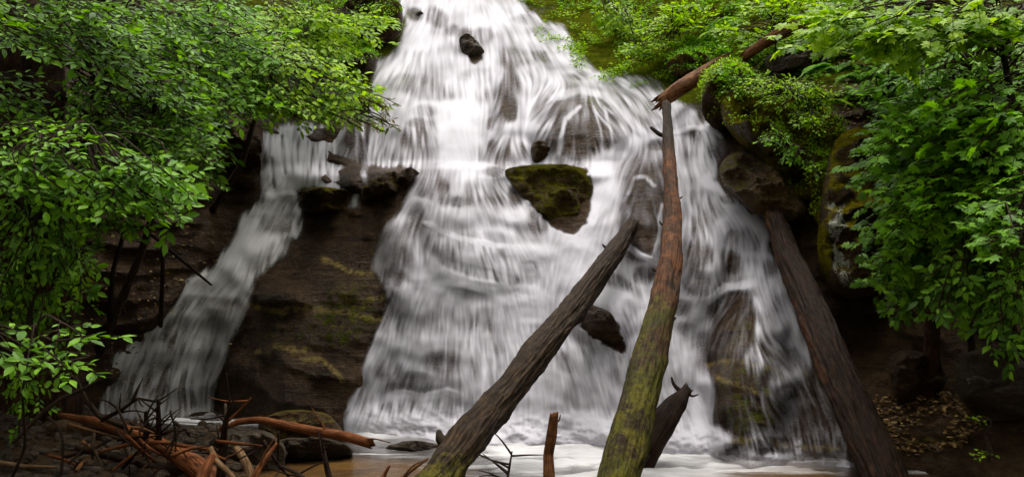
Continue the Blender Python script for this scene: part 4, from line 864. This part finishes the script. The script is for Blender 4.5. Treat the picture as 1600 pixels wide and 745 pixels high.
def plant(name, label, cat, base, regions, size, mat, tpl=OVATE, seed=0, ln=.6, per=26, aim=(1, -.3, -.25), trunk_w=.03, group=None, single=230, crown_leaves='leaves', wood=M_TWIG, flat=.35, trunk_top=None, thick=1.6):
    """regions: [(cx, cy, rx, ry, number of sprays, Y near, Y far)]"""
    r = np.random.default_rng(seed)
    b = at(*base); fy_ = float(face_Y(base[0], base[1]))
    if fy_ - base[2] < 3.7 and abs(base[0]) < 1900: b = face_P(base[0], base[1], -.04)          # rooted in the slope
    else:
        hf_ = left_h if b[0] < 0 else right_h
        b[2] = max(float(hf_(np.array([b[0]]), np.array([b[1]]))[0]), -.4) - .03                  # rooted in the bank
    root = empty(name, b, label, cat, group)
    cs = []
    for cx, cy, rx, ry, ns, y0, y1 in regions:
        for k in range(int(ns * thick)):
            a = r.uniform(0, 2 * math.pi); q = math.sqrt(r.uniform(0, 1))
            cs.append(at(cx + rx * q * math.cos(a), cy + ry * q * math.sin(a), r.uniform(y0, y1)))
    cs = np.array(cs)
    top = cs.mean(0) if trunk_top is None else at(*trunk_top)
    TP = [b, b * .66 + top * .34 + r.normal(0, .06, 3), b * .33 + top * .67 + r.normal(0, .06, 3), top]
    V, Fs, al, ar = tube(TP, [trunk_w, trunk_w * .8, trunk_w * .6, trunk_w * .35], 22, 9, seed, .05, 0)
    part('trunk' if cat == 'tree' else 'stem', V, Fs, wood, root, {'along': al, 'around': ar, 'moss': 0 * al + .1})
    TPr, _, _ = resample(TP, [1, 1, 1, 1], 24)
    LP, LD, LN, LS = [], [], [], []
    for ci, c in enumerate(cs):
        am = np.array(aim, float) + r.normal(0, .45, 3) * np.array([1, 1, .4])
        tw, lp, ld, lnn, ls = sprays(c, am, ln * r.uniform(.75, 1.3), int(per * r.uniform(.9, 1.45)), r, size, flat)
        LP += lp; LD += ld; LN += lnn; LS += ls
        d = np.linalg.norm(TPr - tw[0][0][0], axis=1) + .5 * np.maximum(0, TPr[:, 2] - tw[0][0][0][2] + .2); a = TPr[max(2, int(np.argmin(d)))]
        e = tw[0][0]; mid = (a + e[0]) / 2 + np.array([0, 0, .12 * np.linalg.norm(e[0] - a)])
        Vs, F4, F3, al_, ar_ = [], [], [], [], []; off = 0
        for k_, (pp, rr_) in enumerate([([a, mid] + e, .011)] + tw[1:]):
            V_, Fs_, a_, b_ = tube(pp, np.linspace(rr_, rr_ * .45, len(pp)), 9 if k_ == 0 else 4, 5 if k_ == 0 else 3, seed)
            Vs.append(V_); F4.append(Fs_[0] + off); F3.append(Fs_[1] + off); al_.append(a_); ar_.append(b_); off += len(V_)
        part('branch', np.vstack(Vs), [np.vstack(F4), np.vstack(F3)], wood, root, {'along': np.concatenate(al_), 'around': np.concatenate(ar_)})
    LP, LD, LN, LS = map(np.array, (LP, LD, LN, LS))
    LD /= np.linalg.norm(LD, axis=1, keepdims=True)
    qx, qy = proj(LP); inv = (qx > -20) & (qx < 1620) & (qy > -20) & (qy < 765)
    app = LS / LP[:, 1] * F * inv * r.uniform(.75, 1.0, len(LS))
    order = np.argsort(-(app / (LP[:, 1] ** 1.5)))
    ns = min(single, int(inv.sum())); S1, S2 = order[:ns], order[ns:]
    for i in S1:
        D = LD[i]; B = np.cross(LN[i], D); B /= np.linalg.norm(B); C = np.cross(D, B); s = LS[i]
        M = Matrix(((D[0] * s, B[0] * s, C[0] * s, LP[i][0] - b[0]), (D[1] * s, B[1] * s, C[1] * s, LP[i][1] - b[1]), (D[2] * s, B[2] * s, C[2] * s, LP[i][2] - b[2]), (0, 0, 0, 1)))
        o = bpy.data.objects.new('leaf', leaf_data(tpl, mat, int(r.integers(0, 5)))); COL.objects.link(o); o.parent = root; o.matrix_basis = M
    if len(S2):
        V, Fq, ti = batch(tpl, LP[S2], LD[S2], LN[S2], LS[S2], r.random(len(S2)))
        o = part(crown_leaves, V, Fq, mat, root, {'tint': ti}, smooth=False); o['kind'] = 'stuff'
    return root

T1 = 'tree'; SH = 'shrub'
# --- side of the pale side stream
plant('understory_tree', 'tall dark leaved tree filling the top corner above the side stream', T1, (40, 640, 11.2), [(210, 60, 90, 70, 26, 10.0, 12.6), (60, 20, 120, 40, 26, 9.5, 11.5), (20, 120, 40, 30, 4, 10, 11), (250, 90, 90, 80, 20, 11.5, 13.5)], .13, L_DEEP, OVATE, 101, .8, 30, trunk_w=.09, trunk_top=(190, 30, 12.0))
plant('understory_tree', 'tree with bright sprays along the top edge over the dark cliff', T1, (150, 560, 13.4), [(300, 45, 130, 60, 34, 12.5, 15.0), (380, 110, 70, 60, 18, 13, 15.0)], .15, L_MID, OVATE, 102, .8, 30, trunk_w=.07, trunk_top=(330, 60, 14))
plant('beech_shrub', 'shrub of broad glossy leaves hanging over the dark hollow', SH, (60, 560, 10.6), [(120, 265, 130, 50, 26, 8.2, 9.8), (215, 275, 60, 36, 12, 8.0, 9.2), (60, 215, 80, 50, 14, 8.6, 10)], .125, L_MID, OVATE, 103, .6, 24, trunk_w=.035, trunk_top=(130, 220, 9.4))
plant('beech_shrub', 'darker shrub between the trunk shadow and the side stream', SH, (170, 520, 12.6), [(250, 190, 65, 65, 24, 10.8, 12.6), (200, 170, 110, 60, 18, 10.5, 12)], .13, L_DEEP, OVATE, 104, .7, 26, trunk_w=.04, trunk_top=(240, 170, 11.6))
plant('overhanging_tree', 'yellow green branches reaching over the thin curtain fall', T1, (330, 330, 15.2), [(400, 90, 55, 65, 24, 13.6, 15.4), (480, 110, 55, 45, 18, 13.4, 14.8), (525, 145, 45, 26, 11, 13.2, 14.2), (455, 165, 36, 22, 5, 13.2, 14.4)], .14, L_LIME, OVATE, 105, .75, 28, aim=(1, -.2, -.35), trunk_w=.06, trunk_top=(440, 110, 14.4))
plant('low_branch', 'rust tinged leaf sprays at the tip of the overhanging branches', SH, (500, 180, 14.2), [(575, 182, 34, 12, 5, 13.0, 13.4), (600, 150, 26, 8, 3, 13.0, 13.3)], .11, L_RUST, NARROW, 106, .5, 16, aim=(1, -.1, -.3), trunk_w=.015)
plant('hillside_shrub', 'light green shrub on the slope beside the mossy top boulder', SH, (430, 110, 18.6), [(460, 35, 80, 40, 30, 16.8, 18.6), (540, 25, 50, 24, 10, 17.5, 19)], .17, L_LIME, OVATE, 107, .9, 28, trunk_w=.04)
plant('beech_shrub', 'shrub past the dark trunk at the outer edge of the bank', SH, (-220, 600, 10.4), [(-140, 200, 100, 160, 44, 9.0, 10.6)], .14, L_MID, OVATE, 120, .7, 26, trunk_w=.05, single=20)
plant('young_maple', 'young maple past the outer edge of the shaded bank', SH, (1830, 600, 9.4), [(1740, 250, 100, 180, 44, 8.4, 9.6)], .14, L_MID, MAPLE, 221, .7, 24, aim=(-1, -.2, -.2), trunk_w=.05, single=20)
plant('trailing_vine', 'trailing leafy vine down the edge of the dark hollow', 'vine', (20, 320, 10.4), [(60, 345, 70, 40, 16, 8.6, 9.8), (105, 390, 36, 40, 9, 9.0, 9.8), (25, 420, 36, 60, 8, 9.2, 10)], .11, L_DEEP, OVATE, 108, .5, 22, aim=(.3, -.2, -1), trunk_w=.02, trunk_top=(60, 440, 9.8))
plant('trailing_vine', 'leafy vine hanging low in the dark beside the sapling', 'vine', (40, 650, 10.2), [(40, 500, 60, 60, 9, 9.4, 10.2), (110, 450, 26, 60, 6, 9.6, 10.4), (20, 590, 40, 30, 5, 9, 9.6)], .10, L_DEEP, OVATE, 118, .5, 18, aim=(.2, -.2, -1), trunk_w=.02, trunk_top=(60, 430, 10), thick=1)
plant('beech_shrub', 'shrub with dim leaves filling the gap above the hollow', SH, (250, 520, 13.6), [(255, 240, 60, 36, 14, 12.2, 13.6), (130, 330, 90, 36, 12, 11.5, 12.6), (320, 150, 45, 36, 10, 13.2, 14.4)], .13, L_DEEP, OVATE, 119, .7, 26, trunk_w=.04, trunk_top=(260, 230, 12.8))
plant('hillside_shrub', 'leafy shrub high on the bank where the slope meets the trees', SH, (1350, 180, 14.2), [(1370, 40, 90, 26, 20, 13.0, 14.4), (1430, 110, 70, 50, 20, 12.4, 13.6)], .14, L_MID, MAPLE, 219, .7, 24, aim=(-.8, -.2, -.1), trunk_w=.03)
plant('young_maple', 'slender maple with low sprays near the edge above the undercut', SH, (1600, 560, 9.8), [(1490, 300, 80, 50, 22, 9.0, 10.0), (1570, 230, 60, 50, 16, 8.8, 9.6)], .13, L_MID, MAPLE, 220, .65, 22, aim=(-1, -.2, -.3), trunk_w=.03)
plant('sapling', 'young sapling with large clear leaves low by the driftwood', 'sapling', (0, 640, 7.6), [(35, 512, 36, 16, 3, 6.6, 7.0), (100, 520, 34, 16, 3, 6.5, 6.9), (85, 560, 46, 14, 4, 6.4, 6.8), (20, 530, 26, 26, 2, 6.6, 7)], .125, L_MID, OVATE, 109, .42, 9, aim=(1, -.2, -.15), trunk_w=.014, trunk_top=(70, 468, 6.9), flat=.2, thick=1)
plant('understory_tree', 'dim tree in deep shade behind the hanging shrub', T1, (90, 560, 13.0), [(200, 180, 130, 70, 34, 12.2, 13.6), (50, 190, 90, 30, 12, 12.2, 13.4)], .15, L_DEEP, OVATE, 110, .9, 30, trunk_w=.08)
# --- side of the moss capped block
plant('maple_branch_tree', 'maple with bright layered leaves along the top edge', T1, (1640, 420, 10.4), [(1400, 22, 130, 26, 28, 9.6, 11.4), (1530, 25, 90, 36, 20, 9.2, 10.6), (1340, 10, 70, 22, 10, 10.5, 12)], .15, L_LIME, MAPLE, 201, .75, 24, aim=(-1, -.2, -.2), trunk_w=.07, trunk_top=(1560, 40, 10.4))
plant('young_maple', 'young maple spreading broad leaves over the lichen streaked boulder', T1, (1520, 560, 10.2), [(1490, 205, 90, 60, 32, 9.2, 10.6), (1425, 215, 50, 50, 14, 10.2, 11.2), (1530, 160, 60, 50, 14, 9.0, 10)], .14, L_MID, MAPLE, 202, .7, 22, aim=(-1, -.2, -.25), trunk_w=.04, trunk_top=(1500, 200, 10), thick=1.25)
plant('young_maple', 'dark low maple draping down the tall boulder', SH, (1470, 600, 10.9), [(1445, 320, 70, 60, 32, 10.2, 11.4), (1425, 410, 40, 45, 14, 10.2, 11.2), (1430, 370, 60, 60, 16, 10, 11)], .12, L_DEEP, MAPLE, 203, .6, 24, aim=(-.6, -.3, -.6), trunk_w=.03, thick=1.25)
plant('maple_branch', 'bright leaf spray reaching in from the edge', SH, (1690, 420, 8.6), [(1575, 345, 30, 34, 5, 7.9, 8.5), (1590, 290, 30, 30, 3, 8, 8.6), (1590, 430, 26, 20, 2, 8, 8.4)], .115, L_MID, MAPLE, 204, .5, 16, aim=(-1, -.2, -.2), trunk_w=.015)
plant('shade_shrub', 'dark shrub hanging over the undercut bank', SH, (1600, 640, 9.6), [(1545, 410, 65, 50, 19, 8.9, 10), (1575, 490, 36, 40, 5, 8.8, 9.6), (1500, 380, 60, 50, 12, 9.4, 10.4)], .12, L_DEEP, OVATE, 205, .6, 22, aim=(-.5, -.3, -.8), trunk_w=.03)
plant('hillside_shrub', 'shrub with dark stems before the grey upper boulder', SH, (1580, 240, 12.4), [(1560, 110, 60, 70, 20, 11.4, 12.6), (1460, 90, 60, 50, 12, 11.6, 12.8)], .13, L_MID, OVATE, 206, .6, 20, aim=(-.8, -.2, -.3), trunk_w=.03)
plant('hillside_shrub', 'small leafy shrub growing beside the splintered orange log', SH, (1210, 110, 15.8), [(1170, 55, 50, 26, 9, 16.2, 17), (1250, 6, 70, 14, 12, 15.6, 16.4)], .13, L_LIME, OVATE, 207, .6, 26, aim=(-.6, -.3, .1), trunk_w=.02)
plant('low_plant', 'low light green plants spilling over the yellow moss cap', 'plant', (1220, 190, 13.4), [(1240, 146, 56, 12, 22, 13.1, 13.7), (1200, 128, 70, 8, 16, 13.4, 14.4), (1260, 180, 26, 14, 6, 12.9, 13.3)], .075, L_LIME, OVATE, 208, .4, 26, aim=(-.3, -.6, -.1), trunk_w=.01)
plant('low_plant', 'small plants clinging to the face of the mossy block', 'plant', (1215, 235, 13.0), [(1212, 208, 20, 10, 4, 12.6, 12.9), (1235, 235, 14, 16, 4, 12.5, 12.8), (1262, 258, 12, 14, 3, 12.5, 12.8)], .08, L_MID, OVATE, 209, .28, 14, aim=(-.2, -.6, -.5), trunk_w=.008)
plant('low_plant', 'dark green herbs beside the end of the short broken log', 'plant', (1150, 130, 15.0), [(1145, 118, 30, 16, 10, 14.2, 14.8), (1180, 132, 40, 12, 10, 14.0, 14.8)], .08, L_MID, OVATE, 210, .35, 24, aim=(-.2, -.5, .1), trunk_w=.01)
plant('hillside_shrub', 'bright shrub on the mossy bank above the short log', SH, (1060, 60, 19.0), [(1050, 42, 40, 30, 9, 18.2, 19.4), (1085, 15, 40, 18, 10, 18.4, 19.6), (1020, 70, 40, 16, 9, 18.2, 19)], .13, L_LIME, OVATE, 211, .6, 30, aim=(-.4, -.4, .05), trunk_w=.02)
plant('hillside_shrub', 'pale drooping shrub over the small dark hollow on the bank', SH, (960, 20, 21.6), [(965, 16, 34, 18, 10, 20.4, 21.4), (990, 40, 14, 16, 4, 20, 20.6)], .15, L_LIME, OVATE, 212, .6, 24, aim=(.3, -.4, -.6), trunk_w=.02)
plant('sapling', 'tiny pale sapling at the foot of the shaded boulder', 'sapling', (1545, 720, 8.9), [(1540, 655, 12, 6, 2, 8.7, 8.9), (1538, 705, 12, 6, 2, 8.6, 8.8)], .06, L_LIME, OVATE, 213, .18, 7, aim=(-.3, -.5, .2), trunk_w=.006, flat=.2)
for k, (x_, y_, Y_, lab) in enumerate([(330, -70, 24, 'leafy shrub high on the slope above the side stream'), (520, -60, 27, 'shrub beside the stream above the top boulder'), (900, -60, 27.5, 'shrub above the mossy bank next to the chute'), (1050, -50, 25, 'shrub at the brow of the mossy bank'), (1250, -60, 21, 'shrub above the splintered log on the slope')]):
    plant('hillside_shrub', lab, SH, (x_, y_ + 40, Y_), [(x_, y_, 90, 34, 26, Y_ - 1.5, Y_ + .5)], .2, (L_MID, L_LIME)[k % 2], OVATE, 400 + k, 1.1, 26, trunk_w=.04, single=60)
# ferns
def fern(label, base, ang, n, ln, seed, mat=L_MID):
    r = np.random.default_rng(seed); b = at(*base); root = empty('fern', b, label, 'fern', 'ferns on the mossy slope')
    for k in range(n):
        a = ang + (k / (n - 1) - .5) * 3.6 + r.normal(0, .1); d = np.array([math.sin(a), -.55 + .3 * math.cos(a), 0]); d /= np.linalg.norm(d); L = ln * r.uniform(.8, 1.15)
        ts = np.linspace(0, 1, 18); P = b + np.outer(ts, d) * L + np.outer(.75 * ts - .85 * ts ** 2, [0, 0, L])
        T = np.gradient(P, axis=0); T /= np.linalg.norm(T, axis=1, keepdims=True); sd_ = np.cross(T, [0, 0, 1]); sd_ /= np.linalg.norm(sd_, axis=1, keepdims=True)
        nn = np.cross(sd_, T); w = L * .26 * np.sin(np.pi * np.clip(ts * .93 + .07, 0, 1)) ** .8
        PP = np.vstack([P[1:], P[1:]]); DD = np.vstack([sd_[1:] + T[1:] * .45, -sd_[1:] + T[1:] * .45]); NN = np.vstack([nn[1:], nn[1:]]); SS = np.concatenate([w[1:], w[1:]]) + .01
        PP = np.vstack([PP, P[1:]]); DD = np.vstack([DD, T[1:]]); NN = np.vstack([NN, nn[1:]]); SS = np.concatenate([SS, np.full(17, L * .085)])
        V, Fq, ti = batch((OVATE[0] * np.array([1, .75, 1]), OVATE[1]), PP, DD, NN, SS, .3 + .5 * r.random(len(PP)))
        part('frond', V, Fq, mat, root, {'tint': ti}, smooth=False)
fern('wide fern arching beside the grey ledge rock', (1305, 118, 14.3), 0, 13, .62, 1)
fern('smaller fern just below the wide fern', (1345, 130, 13.9), .3, 11, .5, 2)
fern('fern at the edge of the leaf litter above the tall boulder', (1285, 168, 13.6), -.2, 10, .42, 3, L_LIME)
fern('fern growing on the moss above the short broken log', (1130, 60, 17.2), .1, 10, .5, 4, L_LIME)
# ground cover: tiny herbs and moss tufts nobody could count, and fallen leaves
def scatter(name, label, regs, size, mat, seed, n, cat, up=.8, thr=.3, off=.05):
    r = np.random.default_rng(seed); Ps = []
    for cx, cy, rx, ry, k in regs:
        m = int(n * k); a = r.uniform(0, 2 * math.pi, m); q = np.sqrt(r.uniform(0, 1, m)); X_, Y_ = cx + rx * q * np.cos(a), cy + ry * q * np.sin(a)
        P = face_P(X_, Y_, .02); c = fbm(P[:, 0] * 2.2, P[:, 1] * 2.2, P[:, 2] * 2.2, 3, seed) ; Ps.append(P[c > thr - .3])
    P = np.vstack(Ps); m = len(P)
    P = P + r.normal(0, off, (m, 3)) + np.array([0, -off, off])
    D = r.normal(0, 1, (m, 3)); D[:, 2] = np.abs(D[:, 2]) * .3; D[:, 1] -= .3
    Nn = r.normal(0, .5, (m, 3)) + np.array([0, -.6, up])
    V, Fq, ti = batch(OVATE, P, D, Nn, size * r.uniform(.5, 1.2, m), r.random(m))
    o = obj(name, make_mesh(name, V, Fq, mat, {'tint': ti}, smooth=False)); tag(o, label, cat, kind='stuff')
scatter('ground_cover', 'low bright herbs carpeting the mossy bank beside the upper falls', [(1000, 80, 110, 60, 1), (1060, 40, 70, 50, .7), (920, 50, 80, 40, .5), (1180, 40, 120, 60, .8)], .075, L_LIME, 5, 9000, 'ground cover', thr=.50)
scatter('ground_cover', 'green herbs and moss tufts on the slope by the top boulder', [(520, 50, 80, 60, 1), (440, 90, 80, 60, .6)], .08, L_MID, 6, 5000, 'ground cover', thr=.2)
scatter('ground_cover', 'leafy undergrowth on the shaded bank under the maples', [(1480, 200, 200, 200, 1), (1300, 110, 120, 70, .6)], .09, L_MID, 7, 3800, 'ground cover', thr=.35)
scatter('ground_cover', 'bright mossy herbs over the ledges above the moss capped block', [(1200, 60, 130, 60, 1), (1130, 90, 60, 50, .6), (1300, 20, 120, 40, .5), (820, -20, 260, 20, .3), (1000, 0, 200, 20, .5), (500, -80, 400, 60, .5), (1100, -90, 400, 60, .6)], .085, L_MID, 9, 7000, 'ground cover', thr=.38)
def tufts(label, keys, n, size, mat, seed, upmin=.15, pymax=None):
    r = np.random.default_rng(seed); P, Q = [], []
    for k_ in ROCKS:
        if any(k_.startswith(q) for q in keys):
            V_, N_ = ROCKS[k_]; qx, qy = proj(V_); c_ = fbm(V_[:, 0] * 3, V_[:, 1] * 3, V_[:, 2] * 3, 3, seed)
            m_ = np.where((N_[:, 2] > upmin - .35 * c_) & (N_[:, 1] < .3) & ((qy < pymax) if pymax else True))[0]
            if len(m_): m_ = r.choice(m_, min(n, 4 * len(m_))); P.append(V_[m_]); Q.append(N_[m_])
    P = np.vstack(P); Q = np.vstack(Q); m = len(P); P = P + r.normal(0, .03, (m, 3)) + Q * .03
    V, Fq, ti = batch(OVATE, P, r.normal(0, 1, (m, 3)) + np.array([0, -.3, 0]), Q + r.normal(0, .4, (m, 3)) + np.array([0, 0, .5]), size * r.uniform(.5, 1.2, m), r.random(m))
    tag(obj('ground_cover', make_mesh('ground_cover', V, Fq, mat, {'tint': ti}, smooth=False)), label, 'ground cover', kind='stuff')
tufts('bright moss tufts and seedlings growing over the big moss capped block', ['big angular block', 'rounded dark rock', 'mossy upright slab'], 1500, .055, L_LIME, 31, .12)
tufts('moss tufts on the boulders of the upper banks', ['mossy boulder at the top', 'mossy stone on', 'dark brown overhanging', 'dark rock in the mossy'], 700, .06, L_MID, 32, .2)
scatter('leaf_litter', 'brown fallen leaves strewn on the slopes', [(1350, 130, 220, 110, 1), (1430, 660, 100, 50, .5), (1200, 60, 120, 60, .4), (60, 100, 120, 80, .3), (250, 480, 130, 140, .3)], .07, L_DEAD, 8, 2200, 'leaf litter', thr=.1, off=.015)

# ------------------------------------------------------------------ unseen trees added outside the frame to shade the gorge
def canopy_tree(label, x, y, h, cr, seed, zc=None):
    r = np.random.default_rng(seed); b = np.array([x, y, -.4]); root = empty('shade_tree', b, label, 'tree', 'unseen shade trees round the gorge')
    top = np.array([x + r.normal(0, .3), y + r.normal(0, .3), h])
    V, Fs, al, ar = tube([b, b * .5 + top * .5 + r.normal(0, .15, 3), top], [.28, .2, .06], 24, 12, seed, .06)
    part('trunk', V, Fs, M_DARKBARK, root, {'along': al, 'around': ar, 'moss': 0 * al + .2})
    m = 2600; C = r.normal(0, 1, (60, 3)); C /= np.linalg.norm(C, axis=1, keepdims=True); C *= r.uniform(.3, 1, (60, 1)) ** .5 * np.array([cr, cr, h * .26])
    P = C[r.integers(0, 60, m)] + r.normal(0, .45, (m, 3)) + np.array([x, y, h * .72 if zc is None else zc])
    D = r.normal(0, 1, (m, 3)); Nn = r.normal(0, .4, (m, 3)) + np.array([0, 0, 1])
    V, Fq, ti = batch(OVATE, P, D, Nn, r.uniform(.3, .6, m), r.random(m))
    o = part('crown', V, Fq, L_DEEP, root, {'tint': ti}, smooth=False); o['kind'] = 'stuff'
FL = ['unseen shade tree rising beyond the driftwood heap', 'tall unseen shade tree on the bank above the shaded cliff', 'unseen shade tree on the near bank past the driftwood', 
      'unseen shade tree behind the viewer on the leaf litter side', 'unseen shade tree above the leaf strewn bank', 'unseen shade tree rising over the young maples', 'tallest unseen shade tree high over the side stream', 'tallest unseen shade tree high above the maples',
      'far unseen shade tree downstream beyond the driftwood', 'far unseen shade tree downstream beyond the leaf litter']
for k, (x, y, h, cr) in enumerate([(-10, 4, 13, 3.6), (-11, 9, 14, 3.8), (-7.5, -1, 13, 3.6), (7, -2.5, 13, 3.6), (10, 3, 13, 3.8), (11, 8, 14, 3.8), (-13, 14, 17, 4), (13.5, 13, 17, 4), (-9, -9, 15, 4), (9, -9, 15, 4)]):
    canopy_tree(FL[k], x, y, h, cr, 300 + k)
